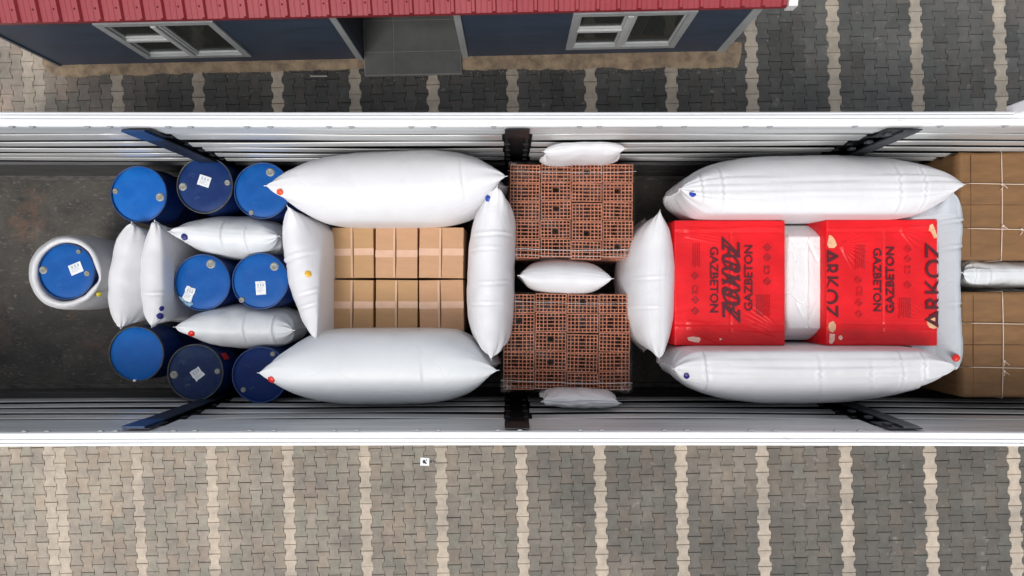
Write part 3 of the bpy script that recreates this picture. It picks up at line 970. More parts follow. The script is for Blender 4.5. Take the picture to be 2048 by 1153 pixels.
# ------------------------------------------------------------------ dunnage airbags
BAGW = bag_mat('woven_white', (0.69, 0.69, 0.71))
BAGB = bag_mat('woven_bluish', (0.68, 0.705, 0.73))
BAGG = bag_mat('woven_grey', (0.50, 0.535, 0.575))
VALVE = {k: mat('valve_' + k, c, 0.4) for k, c in {'orange': (0.75, 0.075, 0.012), 'red': (0.7, 0.02, 0.01), 'blue': (0.01, 0.045, 0.36), 'navy': (0.012, 0.012, 0.16), 'yellow': (0.75, 0.42, 0.02), 'lemon': (0.7, 0.6, 0.05)}.items()}
BAGGRP = 'white inflated dunnage bags'
def airbag(label, A, B, ztip, T, zc, hmid, off=(0, 0), p=2.6, q=0.72, valve=None, m=None, concave=0.10, wr=1.0, post=None,
           creases=(), folds=0, clamp=(), skewA=0.0, skewB=0.0, res=(150, 96), zb=None, lean=0.0, name='airbag', cat='airbag', hem=True, group=BAGGRP, endk=0.6, asym=0.0):
    a = W(A[0], A[1], ztip); c = W(B[0], B[1], ztip if zb is None else zb)
    zt = (a.z + c.z) / 2
    mid = (a + c) / 2
    ax = Vector((c.x - a.x, c.y - a.y, 0)); L = ax.length; ax.normalize()
    la = Vector((-ax.y, ax.x, 0))
    nu, nt_ = res
    seed = A[0] * 0.37 + A[1] * 0.11
    he = 2 * (ztip - zc) * endk
    vs = []; fs = []
    for i in range(nu + 1):
        s0 = -1 + 2 * i / nu
        u = math.sin(s0 * math.pi / 2) * 0.55 + s0 * 0.45     # denser near the ends
        uu = u + asym * (1 - u * u)
        f = max(0.0, 1 - abs(uu) ** p) ** q
        k = abs(u) ** 3
        ctop = ztip
        hh = hmid + (he - hmid) * (1 - f) ** 1.2
        zcu = zc + (ztip - he / 2 - zc) * (1 - f) ** 1.1
        hlow = max(hmid, 2 * min(zc - 1.45, hmid)) 
        hlw = hlow + (he - hlow) * (1 - f) ** 1.2
        zt_u = (a.z + c.z) / 2 + (c.z - a.z) / 2 * u
        for j in range(nt_):
            th = 2 * math.pi * j / nt_
            ct, st = math.cos(th), math.sin(th)
            # flatter-sided section towards the ends
            lat = T / 2 * f * math.copysign(abs(ct) ** (0.95 - 0.40 * k), ct)
            ver = (hh if st > 0 else hlw) / 2 * math.copysign(abs(st) ** (0.95 - 0.15 * k), st)
            along = L / 2 * u * (1 - concave * (1 - abs(ver / (hh / 2)) ** 2) * abs(u) ** 8)
            # gathers running out from the ends and gentle unevenness
            gth = noise.noise(Vector((ct * 3.1 + seed, st * 3.1, u * 0.5))) 
            g2 = noise.noise(Vector((ct * 7 + seed, st * 7 - seed, u * 0.9)))
            env = abs(u) ** 5 * (1 - abs(u) ** 40)
            d_ = wr * (0.030 * gth * env + 0.018 * g2 * env) * min(1, T * 2.0)
            d_ += wr * 0.007 * noise.noise(Vector((u * 3 + seed, ct * 1.2, st * 1.2)))
            d_ += wr * 0.0035 * noise.noise(Vector((u * L * 5 + seed, ct * 2.5, st * 2.5)))
            for (cu, half, depth, wd, tc_) in creases:
                dd = (u - cu - 0.010 * math.sin(3 * (th - tc_))) * L / 2
                da = abs((th - tc_ + math.pi) % (2 * math.pi) - math.pi)
                if da < half:
                    e = (1 - (da / half) ** 2)
                    d_ += 1.5 * e * depth * (math.exp(-(dd / wd) ** 2) - 1.2 * math.exp(-((dd - 1.7 * wd) / wd) ** 2))
            if folds:
                for fo in (-0.20, -0.03, 0.12):
                    tt = th - math.pi / 2 - fo - 0.03 * math.sin(u * 3 + seed)
                    tt = (tt + math.pi) % (2 * math.pi) - math.pi
                    d_ += folds * 0.008 * (math.exp(-(tt / 0.028) ** 2) - math.exp(-((tt - 0.06) / 0.03) ** 2)) * (1 - abs(u) ** 12)
            nrm = Vector((ct * hh, st * max(T * f, 0.02))).normalized()
            lat += d_ * nrm.x; ver += d_ * nrm.y
            offk = (1 - u * u)
            P = mid + ax * along + la * (lat + lean * ver * offk)
            P += Vector((off[0], off[1], 0)) * offk
            sk = skewA * ((1 - u) / 2) ** 2 + skewB * ((1 + u) / 2) ** 2
            P += la * sk * (ver - hh / 2)
            P.z = zcu + (zt_u - (a.z + c.z) / 2) + ver
            for cl in clamp:
                axis, side, val = cl
                comp = P[axis]
                over = (comp - val) * side
                if over > -0.03:
                    P[axis] = val + side * (-0.03 + 0.03 * (1 - math.exp(-(over + 0.03) / 0.03)))
            if post: P = post(P)
            if P.z < ZD + 0.004: P.z = ZD + 0.004
            vs.append(P)
    for i in range(nu):
        for j in range(nt_):
            k2 = (j + 1) % nt_
            fs.append((i * nt_ + j, i * nt_ + k2, (i + 1) * nt_ + k2, (i + 1) * nt_ + j))
    cen = Vector((mid.x, mid.y, ZD))
    loc = [v - cen for v in vs]
    o = thing(name, cen, label, cat, group)
    b = MB(); b.add(loc, fs, True)
    body = b.build('bag_skin', m or BAGW, o, recalc=True)
    if hem:
        for e, sgn in ((0, -1), (nu, 1)):
            b = MB()
            # flat sewn hem standing out from each end seam
            ring = [loc[e * nt_ + j] for j in range(nt_)]
            ring = sorted(ring, key=lambda v: v.z)
            ring = ring[::4] + [ring[-1]]
            n = len(ring)
            out = ax * sgn * 0.016
            v2 = []; 
            for side_ in (-1, 1):
                for v in ring: v2.append(v + la * 0.0015 * side_ - out * 0.3)
                for v in ring: v2.append(v + la * 0.0015 * side_ + out + la * 0.003 * math.sin(v.z * 60))
            ff = []
            for q_ in (0, 2 * n):
                for t in range(n - 1): ff.append((q_ + t, q_ + t + 1, q_ + n + t + 1, q_ + n + t))
            for t in range(n - 1): ff.append((n + t, n + t + 1, 3 * n + t + 1, 3 * n + t))
            ff.append((n - 1, 2 * n - 1, 4 * n - 1, 3 * n - 1))
            b.add(v2, ff)
            b.build('hem', mat('bag_hem', (0.72, 0.72, 0.72), 0.6), body, recalc=True)
    if valve:
        vl = valve if isinstance(valve[0], (tuple, list)) else [valve]
        for (vx, vy, vr, vc) in vl:
            best = None
            for idx_, v in enumerate(vs):
                s = SC(v.z)
                dx = v.x * s + 1024 - vx; dy = 576 - v.y * s - vy
                dd = math.hypot(dx, dy)
                sc_ = dd - v.z * 14
                if dd < 14 and (best is None or sc_ < best[0]): best = (sc_, idx_)
            if best is None: continue
            v = vs[best[1]]
            nrm = Vector(body.data.vertices[best[1]].normal)
            if nrm.z < 0: nrm = -nrm
            # drop the valve on the ray of that photo point at the found depth
            s = SC(v.z)
            pos = Vector(((vx - 1024) / s, (576 - vy) / s, v.z))
            r_ = vr / s
            b = MB()
            def wv(rr, zz, a_): return rr * (1 + 0.06 * math.sin(2 * a_ + vx) + 0.04 * math.sin(5 * a_)), zz
            b.lathe([(r_, -0.008), (r_, 0.002), (r_ * 0.9, 0.005), (r_ * 0.4, 0.006), (r_ * 0.3, 0.008), (0.0005, 0.008)], n=24, fn=wv)
            vo = b.build('valve', VALVE[vc], body)
            vo.location = pos - cen + nrm * 0.004
            vo.rotation_euler = nrm.to_track_quat('Z', 'Y').to_euler()
    return o

PI = math.pi
UP = PI / 2
airbag('big white airbag with an orange valve at its tip, along the far wall', (531, 371), (1012, 352), 2.97, 0.74, 2.50, 1.02, off=(0.0, -0.01), p=3.3, q=0.84,
       valve=(560, 384, 6.5, 'orange'), creases=((-0.35, 0.9, 0.004, 0.012, 4.2), (-0.15, 0.8, 0.003, 0.012, 4.4), (0.62, 0.7, 0.004, 0.012, 1.6)), clamp=((1, 1, YU - 0.012), (1, -1, 0.60)))
airbag('big pale bluish airbag with a red valve, along the lower wall by the taped boxes', (517, 746), (995, 741), 2.94, 0.78, 2.48, 1.0, off=(0.0, 0.02), p=3.3, q=0.84, m=BAGB,
       valve=(543, 759, 7, 'red'), creases=((0.36, 0.7, 0.004, 0.010, 1.7),), clamp=((1, -1, YL + 0.012), (1, 1, -0.40)), wr=0.7)
airbag('upright white airbag with a yellow valve, left of the taped cardboard boxes', (575, 413), (640, 684), 2.80, 0.54, 2.2, 1.1, off=(-0.03, 0), p=2.8, q=0.76,
       valve=(616, 548, 6.5, 'yellow'), creases=((0.25, 0.8, 0.008, 0.012, 1.2), (-0.3, 0.9, 0.008, 0.016, 1.9), (0.45, 0.6, 0.007, 0.01, 1.8)), clamp=((0, 1, -1.80),), wr=1.6)
airbag('narrow white airbag with a blue valve, between the taped boxes and hollow bricks', (994, 374), (982, 718), 2.95, 0.47, 2.34, 1.12, off=(-0.045, 0), p=4.4, q=0.66,
       valve=(976, 397, 6, 'blue'), creases=((-0.48, 1.1, 0.008, 0.012, 1.57), (-0.3, 0.8, 0.006, 0.01, 1.9), (0.1, 0.8, 0.007, 0.01, 1.3), (0.35, 0.8, 0.006, 0.01, 1.8)), wr=1.4)
airbag('slim upright white airbag with no mark, between the sacked drum and its twin', (262, 446), (240, 655), 2.42, 0.46, 1.98, 0.9, off=(-0.075, 0), p=3.2, q=0.7, wr=1.3)
airbag('upright white airbag with a double dark-blue mark, left of the torn-sticker drum', (309, 443), (303, 653), 2.48, 0.50, 2.0, 0.95, off=(-0.03, 0), p=2.8, q=0.74,
       valve=[(323, 617, 5, 'navy'), (320, 632, 6.5, 'navy')], creases=((0.35, 0.7, 0.006, 0.012, 1.2),), wr=1.4, clamp=((0, 1, -3.43),))
airbag('white airbag with a dark-blue valve, between the far-wall drums and middle drums', (338, 463), (556, 472), 2.40, 0.46, 1.95, 0.85, off=(0.0, -0.01), p=3.0, q=0.78,
       valve=(369, 474, 6.5, 'navy'), creases=((-0.1, 0.8, 0.005, 0.012, 1.5), (0.35, 0.8, 0.005, 0.01, 1.7)), folds=0.4, wr=1.3, m=BAGB)
airbag('white airbag with a red valve lying just below the middle row of drums', (358, 653), (592, 660), 2.40, 0.47, 1.95, 0.85, off=(0.0, -0.0), p=3.0, q=0.78, zb=2.25,
       valve=(383, 667, 6.5, 'red'), creases=((0.1, 0.7, 0.005, 0.012, 1.6), (0.6, 1.0, 0.008, 0.012, 1.5)), wr=1.5, m=BAGB)
airbag('small white airbag between the far wall and the upper brick pallet', (1087, 303), (1250, 297), 2.98, 0.19, 2.78, 0.46, off=(0, 0.045), p=3.4, q=0.6, wr=1.1, folds=1.2,
       clamp=((1, 1, YU - 0.008),))
airbag('small white airbag lying between the two brick pallets', (1038, 551), (1225, 557), 2.60, 0.37, 2.28, 0.62, off=(0, 0), p=2.8, q=0.74, folds=0.5, wr=0.7)
airbag('small white airbag between the lower wall and the lower brick pallet', (1085, 803), (1240, 806), 2.80, 0.17, 2.60, 0.40, off=(0, 0.0), p=3.4, q=0.6, m=BAGW, wr=1.8, folds=1.5,
       clamp=((1, -1, YL + 0.008),))
airbag('upright white airbag with no valve, between the brick pallets and red package', (1320, 422), (1318, 717), 2.74, 0.54, 2.20, 1.1, off=(-0.02, 0), p=2.7, q=0.78,
       creases=((-0.1, 0.6, 0.005, 0.01, 1.8), (0.3, 0.6, 0.005, 0.01, 2.0)), folds=0.4, clamp=((0, 1, 1.60),))
airbag('long white airbag with a blue valve, along the far wall above the red packages', (1361, 377), (1928, 369), 3.0, 0.74, 2.60, 0.9, off=(0, -0.02), p=3.2, q=0.72, concave=0.03,
       valve=(1385, 388, 6.5, 'blue'), creases=((0.52, 0.9, 0.012, 0.012, 1.57), (0.70, 0.9, 0.011, 0.010, 1.57), (-0.72, 0.9, 0.008, 0.012, 1.5), (-0.86, 0.9, 0.008, 0.012, 1.5)), folds=2.2, clamp=((1, 1, YU - 0.012), (1, -1, 0.655)), wr=1.0)
airbag('long white airbag with a dark-blue valve, along the lower wall below the red packages', (1347, 738), (1912, 736), 2.97, 0.72, 2.55, 0.9, off=(0, -0.02), p=3.2, q=0.72, concave=0.03,
       valve=(1373, 752, 6, 'navy'), creases=((-0.78, 1.1, 0.013, 0.012, 1.57), (0.02, 0.8, 0.010, 0.012, 1.6), (0.38, 0.7, 0.007, 0.01, 1.7), (0.60, 0.9, 0.009, 0.01, 1.5), (0.76, 1.2, 0.013, 0.012, 1.57)), folds=2.2,
       clamp=((1, -1, YL + 0.012), (1, 1, -0.555)), wr=1.2)
def beside_package(P):
    if P.x < 4.10 and P.y < 0.67 and P.z > 2.55: P.z = 2.55
    return P
airbag('flat grey-white airbag with a red valve, between the red and brown cargo', (1908, 386), (1908, 742), 2.78, 0.50, 2.32, 0.90, off=(-0.13, 0), p=6.0, q=0.6, m=BAGG, lean=0.30,
       valve=(1912, 716, 7, 'red'), creases=((-0.4, 1.2, 0.008, 0.012, 1.8), (0.25, 1.2, 0.006, 0.012, 1.8), (-0.7, 1.2, 0.008, 0.012, 1.6)), folds=0.8, clamp=((0, 1, 4.335),), wr=1.3, post=beside_package)
airbag('pale grey airbag in clear wrap, between the two tied brown boxes', (1926, 546), (2260, 552), 2.52, 0.29, 2.28, 0.46, off=(0, 0), p=9.0, q=0.5, m=BAGB,
       creases=((-0.85, 1.2, 0.006, 0.012, 1.3), (-0.66, 1.0, 0.005, 0.016, 1.9)), folds=0.8, wr=2.6)

# sack round the lone drum
c = W(132, 543, DT)
o = thing('sack', (c.x - 0.006, c.y - 0.006, ZD), 'white woven sack wrapped round the lone blue drum, yellow valve on its side', 'sack')
def sackfn(r, z, a):
    rr = r * (1 + 0.018 * math.sin(2 * a + 0.6) + 0.012 * math.sin(3 * a + 2)) 
    k = max(0, 1 - abs(z - 0.86) / 0.5)
    rr += 0.008 * noise.noise(Vector((math.cos(a) * 3, math.sin(a) * 3, z * 4)))
    # pointed flap of the mouth towards the other bags
    da = abs((a - R(-12) + math.pi) % (2 * math.pi) - math.pi)
    if r < 0.335: rr += 0.035 * math.exp(-(da / 0.22) ** 2)
    if z < 0.88: rr += min(1, max(0, (r - 0.325) / 0.05)) * (0.0 - 0.05 * math.cos(a))
    zz = z + (0.008 * math.sin(2 * a + 1) + 0.006 * math.sin(5 * a)) * (1 if z > 0.3 else 0)
    return rr, zz
b = MB()
b.lathe([(0.291, 0.74), (0.293, 0.86), (0.298, 0.910), (0.318, 0.928), (0.334, 0.930), (0.354, 0.912), (0.372, 0.87), (0.383, 0.79), (0.392, 0.68), (0.396, 0.55), (0.394, 0.4), (0.38, 0.25), (0.365, 0.12), (0.34, 0.03), (0.30, 0.004)], n=96, fn=sackfn)
sk = b.build('bag_skin', BAGW, o)
vp = W(198, 588, 2.02)
b = MB(); b.lathe([(0.026, -0.01), (0.026, 0.004), (0.02, 0.009), (0.0005, 0.01)], n=20)
vo = b.build('valve', VALVE['lemon'], sk)
rr_ = Vector((vp.x - o.location.x, vp.y - o.location.y, 0)); rr_.normalize()
hit = None
for zz in range(0, 88):
    z = 0.88 - zz * 0.01
    # sack radius at this height, roughly
    prof_s_ = [(0.320, 0.885), (0.352, 0.85), (0.368, 0.78), (0.380, 0.68), (0.388, 0.55), (0.388, 0.4)]
    rad = 0.388
    for k in range(len(prof_s_) - 1):
        if prof_s_[k + 1][1] <= z <= prof_s_[k][1]:
            t = (z - prof_s_[k + 1][1]) / (prof_s_[k][1] - prof_s_[k + 1][1])
            rad = prof_s_[k + 1][0] + t * (prof_s_[k][0] - prof_s_[k + 1][0])
    q = W(198, 588, ZD + z)
    dist = math.hypot(q.x - o.location.x, q.y - o.location.y)
    if dist <= rad + 0.004 and hit is None:
        hit = (q, z)
if hit:
    q, z = hit
    nrm = Vector((q.x - o.location.x, q.y - o.location.y, 0.12)).normalized()
    vo.location = Vector((q.x - o.location.x, q.y - o.location.y, z)) + nrm * 0.006
    vo.rotation_euler = nrm.to_track_quat('Z', 'Y').to_euler()

# ------------------------------------------------------------------ taped cardboard boxes
BT = 2.27; s_ = SC(BT)
card = mat('cardboard_tan', (0.47, 0.275, 0.13), 0.72, var=0.04, vscale=4, bump=0.001, bscale=30, stretch=(1, 5, 1))
card2 = mat('cardboard_pinkish', (0.51, 0.29, 0.16), 0.72, var=0.04, vscale=4, bump=0.001, bscale=30, stretch=(1, 5, 1))
card_in = mat('cardboard_slot', (0.16, 0.08, 0.04), 0.9)
tapem = mat('brown_tape', (0.66, 0.42, 0.29), 0.32, var=0.06, vscale=12)
tapev = mat('side_tape', (0.60, 0.38, 0.25), 0.4, var=0.06, vscale=12)
def carton(x0, x1, y0, y1, z0, z1, label, slot, m, group, seed, topgrp=True):
    rr = random.Random(seed)
    cx, cy = (x0 + x1) / 2, (y0 + y1) / 2
    w, d_ = x1 - x0, y1 - y0; h = z1 - z0
    o = thing('cardboard_box', (cx, cy, z0), label, 'box', group, R(rr.uniform(-0.9, 0.9)))
    b = MB(); b.box(-w / 2, w / 2, -d_ / 2, d_ / 2, 0, h - 0.006, 0.004)
    b.build('carton_body', m, o)
    if not topgrp: return o
    # four top flaps' visible pair, meeting at a slot that is not quite shut
    g0, g1 = slot
    sx = rr.uniform(-0.01, 0.01)
    def flap(xa, xb_top, xb_bot, side):
        b = MB(); n = 6
        top_ = []
        pts = [(xa, -d_ / 2 + 0.002), (xa, d_ / 2 - 0.002), (xb_top, d_ / 2 - 0.002), (sx + side * g0, 0.06), (sx + side * g0, -0.06), (xb_bot, -d_ / 2 + 0.002)]
        if side > 0: pts = pts[::-1]
        b.prism(pts[::-1], h - 0.0055, h)
        return b.build('flap', m, o)
    flap(-w / 2 + 0.002, sx - g1 - rr.uniform(0, .002), sx - g1 - rr.uniform(0, .002), -1)
    flap(w / 2 - 0.002, sx + g1 + rr.uniform(0, .002), sx + g1 + rr.uniform(0, .002), 1)
    b = MB(); b.box(sx - 0.016, sx + 0.016, -d_ / 2 + 0.01, d_ / 2 - 0.01, h - 0.0057, h - 0.0051); b.build('slot', card_in, o)
    # wide tape across, a darker-edged narrow tape down the slot
    b = MB(); ty = rr.uniform(-0.012, 0.012); tw = 0.036
    b.box(-w / 2 - 0.001, sx - 0.008, ty - tw, ty + tw, h + 0.0004, h + 0.0012)
    b.box(sx + 0.008, w / 2 + 0.001, ty - tw + 0.003, ty + tw + 0.002, h + 0.0004, h + 0.0012)
    b.build('tape', tapem, o)
    b = MB()
    b.box(sx - 0.026, sx - 0.006, -d_ / 2 + 0.004, d_ / 2 - 0.004, h + 0.0016, h + 0.0022)
    b.build('tape', tapev, o)
    return o
xe = [664, 749, 836, 930]; 
gx = [(664, 747), (751.5, 835), (839, 927)]
gy = [(455, 556), (560, 664)]
desc = {(0, 0): 'taped cardboard box at the corner by the yellow-valve airbag and the far big airbag',
        (1, 0): 'taped cardboard box midway along the far big airbag, between two other boxes',
        (2, 0): 'taped cardboard box at the corner by the blue-valve airbag and the far big airbag',
        (0, 1): 'taped cardboard box at the corner by the yellow-valve airbag and the lower big airbag',
        (1, 1): 'taped cardboard box midway along the lower big airbag, between two other boxes',
        (2, 1): 'pinkish taped cardboard box at the corner by the narrow airbag and the lower big airbag'}
for i, (a, c) in enumerate(gx):
    for j, (e, f_) in enumerate(gy):
        p0 = W(a, f_, BT); p1 = W(c, e, BT)
        jx = [0.0, 0.004, -0.003][i]
        carton(p0.x, p1.x, p0.y + (0.012 if (i == 0 and j == 1) else 0), p1.y, ZD + 0.002, BT + [0, 0.018, 0.008][(i * 2 + j) % 3], desc[(i, j)], (0.006 + 0.003 * ((i + j) % 2), 0.0018), card2 if (i, j) in ((2, 1), (2, 0), (1, 0)) else card, 'taped cardboard boxes in the middle of the load', i * 7 + j)

# ------------------------------------------------------------------ hollow brick pallets
KZ = 2.50
brick_m = mat('fired_clay', (0.44, 0.165, 0.095), 0.9, var=0.32, vscale=12, bump=0.003, bscale=60)
def brick_mesh(w, d_, h, style, name='brick'):
    nx, ny = 8, 5
    wb = 0.0074          # web thickness
    b = MB(); vs = []; fs = []
    xs = [-w / 2 + w * i / nx for i in range(nx + 1)]
    ys = [-d_ / 2 + d_ * i / ny for i in range(ny + 1)]
    merged = set()
    if style == 1: spans = [(3, 4, 1, 2)]
    elif style == 2: spans = [(3, 4, 2, 3)]
    elif style == 3: spans = [(3, 4, 1, 1), (3, 4, 2, 2), (3, 4, 3, 3)]
    else: spans = [(4, 5, 1, 1), (4, 5, 2, 2), (4, 5, 3, 3)]
    cells = []
    for (i0, i1, j0, j1) in spans:
        for i in range(i0, i1 + 1):
            for j in range(j0, j1 + 1): merged.add((i, j))
        cells.append((xs[i0], xs[i1 + 1], ys[j0], ys[j1 + 1]))
    for i in range(nx):
        for j in range(ny):
            if (i, j) not in merged: cells.append((xs[i], xs[i + 1], ys[j], ys[j + 1]))
    for (x0, x1, y0, y1) in cells:
        t = wb / 2
        tx0 = 0.009 if x0 <= xs[0] + 1e-6 else t; tx1 = 0.009 if x1 >= xs[-1] - 1e-6 else t
        ty0 = 0.009 if y0 <= ys[0] + 1e-6 else t; ty1 = 0.009 if y1 >= ys[-1] - 1e-6 else t
        o = len(vs)
        out = [(x0, y0), (x1, y0), (x1, y1), (x0, y1)]
        inn = [(x0 + tx0, y0 + ty0), (x1 - tx1, y0 + ty0), (x1 - tx1, y1 - ty1), (x0 + tx0, y1 - ty1)]
        vs += [(x, y, h) for x, y in out] + [(x, y, h) for x, y in inn] + [(x, y, 0.0) for x, y in inn]
        for k in range(4):
            l = (k + 1) % 4
            fs.append((o + k, o + l, o + 4 + l, o + 4 + k))
            fs.append((o + 4 + k, o + 4 + l, o + 8 + l, o + 8 + k))
    o = len(vs)
    cs = [(xs[0], ys[0]), (xs[-1], ys[0]), (xs[-1], ys[-1]), (xs[0], ys[-1])]
    vs += [(x, y, h) for x, y in cs] + [(x, y, 0) for x, y in cs]
    for k in range(4):
        l = (k + 1) % 4
        fs.append((o + l, o + k, o + 4 + k, o + 4 + l))
    b.add(vs, fs)
    ob = b.build(name, brick_m)
    me_ = ob.data
    bpy.data.objects.remove(ob)
    return me_
film = film_mat('stretch_film', (0.7, 0.66, 0.65), 0.012, hi=0.07, scale=4)
def brick_pallet(px0, px1, py0, py1, label, seed, rz, colw, narrow_top=None):
    rr = random.Random(seed)
    p0 = W(px0, py1, KZ); p1 = W(px1, py0, KZ)
    w, d_ = p1.x - p0.x, p1.y - p0.y
    o = thing('brick_pallet', ((p0.x + p1.x) / 2, (p0.y + p1.y) / 2, ZD), label, 'bricks', 'wrapped pallets of hollow bricks', R(rz))
    # wooden pallet
    b = MB()
    for k in range(5): b.box(-w / 2 + w * k / 5 + 0.01, -w / 2 + w * (k + 1) / 5 - 0.02, -d_ / 2, d_ / 2, 0.085, 0.105, 0.003)
    for k in (-1, 0, 1): b.box(-w / 2, w / 2, k * (d_ / 2 - 0.05) - 0.045, k * (d_ / 2 - 0.05) + 0.045, 0.002, 0.0845, 0.003)
    b.build('pallet', mat('pallet_wood', (0.28, 0.19, 0.11), 0.8, var=0.25, vscale=5, stretch=(1, 6, 1)), o)
    H = KZ - ZD
    ncol, nrow = 4, 5
    bh = 0.258
    cw = w / ncol; rh = d_ / (nrow + 0.12)
    meshes = [brick_mesh(cw - 0.009, rh - 0.006, bh, s) for s in (0, 1, 2, 3)]
    low = brick_mesh(cw - 0.006, rh - 0.004, bh, 2)
    for layer in range(4):
        z = 0.108 + layer * (bh + 0.003)
        top_ = layer == 3
        for i in range(ncol):
            shift = [0.0, 0.012, -0.010, 0.008][i] if top_ else 0
            for j in range(nrow):
                if not top_ and 0 < i < ncol - 1 and 0 < j < nrow - 1: continue
                x = -w / 2 + cw * (i + 0.5) + (rr.uniform(-0.003, 0.003) if top_ else 0)
                y = -d_ / 2 + rh * (j + 0.5) + 0.01 + shift + (0.015 if (top_ and i == 2 and j > 2) else 0) + rr.uniform(-0.002, 0.002)
                ob = bpy.data.objects.new('brick', meshes[rr.choice((0, 0, 1, 3, 3, 2))] if top_ else low)
                COL.objects.link(ob); ob.parent = o
                ob.location = (x, y, z + (rr.uniform(-0.012, 0.008) if top_ else 0))
                ob.rotation_euler = (0, 0, R(rr.uniform(-1.1, 1.1)) + (0 if not top_ or rr.random() < 0.5 else math.pi))
    # stretch film hull, taut over the top, with a few gathered bands
    def fn(q):
        n1 = noise.noise(q * 3.1 + Vector((seed, 0, 0)))
        n2 = noise.noise(q * 9)
        zf = q.z / H
        return Vector((q.x + 0.008 * n1, q.y + 0.01 * n1 + 0.003 * n2, q.z + (0.004 * n2 if zf > 0.9 else 0)))
    hb = softbox(w + 0.045, d_ + 0.03, H - 0.10, 0.02, (30, 26, 10), fn)
    # open below
    f_ = hb.build('stretch_film', film, o)
    f_.location = (0, 0, 0.11 + 0.008)
    # gathered bands of film
    b = MB()
    for yy, ww in ((d_ / 2 - 0.085, 0.007), (-d_ / 2 + 0.10, 0.012), (-d_ / 2 + 0.04, 0.006)):
        xs_ = [(-w / 2 - 0.02) + (w + 0.04) * i / 24 for i in range(25)]
        pts = [(x, yy + 0.012 * math.sin(x * 3 + seed) + 0.006 * noise.noise(Vector((x * 6, seed, 0))), H + 0.014 + 0.002 * math.sin(x * 14)) for x in xs_]
        b.tube(pts, ww * 0.35, 6)
    b.build('film_band', film_mat('film_band', (0.78, 0.74, 0.72), 0.35, scale=14, hi=0.8), o)
    # crumpled corners
    b = MB()
    for (sx, sy, k) in ((-1, 1, 0.09), (-1, -1, 0.11), (1, -1, 0.12)):
        n = 10; vs = []
        for i in range(n + 1):
            for j in range(n + 1):
                x = sx * (w / 2 + 0.022 - k * i / n); y = sy * (d_ / 2 + 0.014 - k * j / n * (1 if sy < 0 else 0.55))
                z = H + 0.012 + 0.022 * noise.noise(Vector((x * 30, y * 30, seed))) - 0.05 * max(0, 1 - i / 3) ** 2 - 0.04 * max(0, 1 - j / 3) ** 2
                vs.append((x, y, z))
        b.add(vs, [(i * (n + 1) + j, i * (n + 1) + j + 1, (i + 1) * (n + 1) + j + 1, (i + 1) * (n + 1) + j) for i in range(n) for j in range(n)], True)
    b.build('crumpled_film', film_mat('crumpled_film', (0.66, 0.6, 0.6), 0.05, scale=22, hi=0.5), o)
    return o
brick_pallet(1019, 1267, 326, 519, 'pallet of red hollow bricks in clear film nearest the far wall', 11, -0.5, None)
brick_pallet(1006, 1261, 587, 784, 'pallet of red hollow bricks in clear film nearest the lower wall', 23, -0.6, None)

# ------------------------------------------------------------------ red film-wrapped packages
RZ = 2.58; RS = SC(RZ)
def red_mat():
    m, nt, b = nodes('red_print_film')
    L = nt.links.new
    tc = nt.nodes.new('ShaderNodeTexCoord')
    b.inputs['Base Color'].default_value = (0.80, 0.008, 0.014, 1)
    b.inputs['Roughness'].default_value = 0.34
    b.inputs['Specular IOR Level'].default_value = 0.35
    b.inputs['Coat Weight'].default_value = 0.08
    b.inputs['Coat Roughness'].default_value = 0.15
    n = nt.nodes.new('ShaderNodeTexNoise'); n.inputs['Scale'].default_value = 3; n.inputs['Detail'].default_value = 5
    L(tc.outputs['Object'], n.inputs['Vector'])
    r = nt.nodes.new('ShaderNodeValToRGB')
    r.color_ramp.elements[0].color = (0.60, 0.004, 0.008, 1); r.color_ramp.elements[1].color = (0.78, 0.007, 0.014, 1)
    r.color_ramp.elements[0].position = 0.35; r.color_ramp.elements[1].position = 0.65
    L(n.outputs['Fac'], r.inputs['Fac']); L(r.outputs[0], b.inputs['Base Color'])
    mp = nt.nodes.new('ShaderNodeMapping'); mp.inputs['Scale'].default_value = (1.5, 3.5, 2)
    L(tc.outputs['Object'], mp.inputs['Vector'])
    n2 = nt.nodes.new('ShaderNodeTexNoise'); n2.inputs['Scale'].default_value = 1.6; n2.inputs['Detail'].default_value = 5; n2.inputs['Distortion'].default_value = 0.7
    L(mp.outputs[0], n2.inputs['Vector'])
    bp = nt.nodes.new('ShaderNodeBump'); bp.inputs['Distance'].default_value = 0.02; bp.inputs['Strength'].default_value = 0.5
    L(n2.outputs['Fac'], bp.inputs['Height']); L(bp.outputs[0], b.inputs['Normal'])
    return m
redm = red_mat()
redink = mat('print_dark', (0.075, 0.006, 0.012), 0.4)
redink2 = mat('print_faint', (0.42, 0.01, 0.015), 0.4)
tornm = mat('torn_patch', (0.72, 0.42, 0.24), 0.7, var=0.15, vscale=25)
tornp = mat('pale_patch', (0.86, 0.55, 0.45), 0.6, var=0.1, vscale=25)

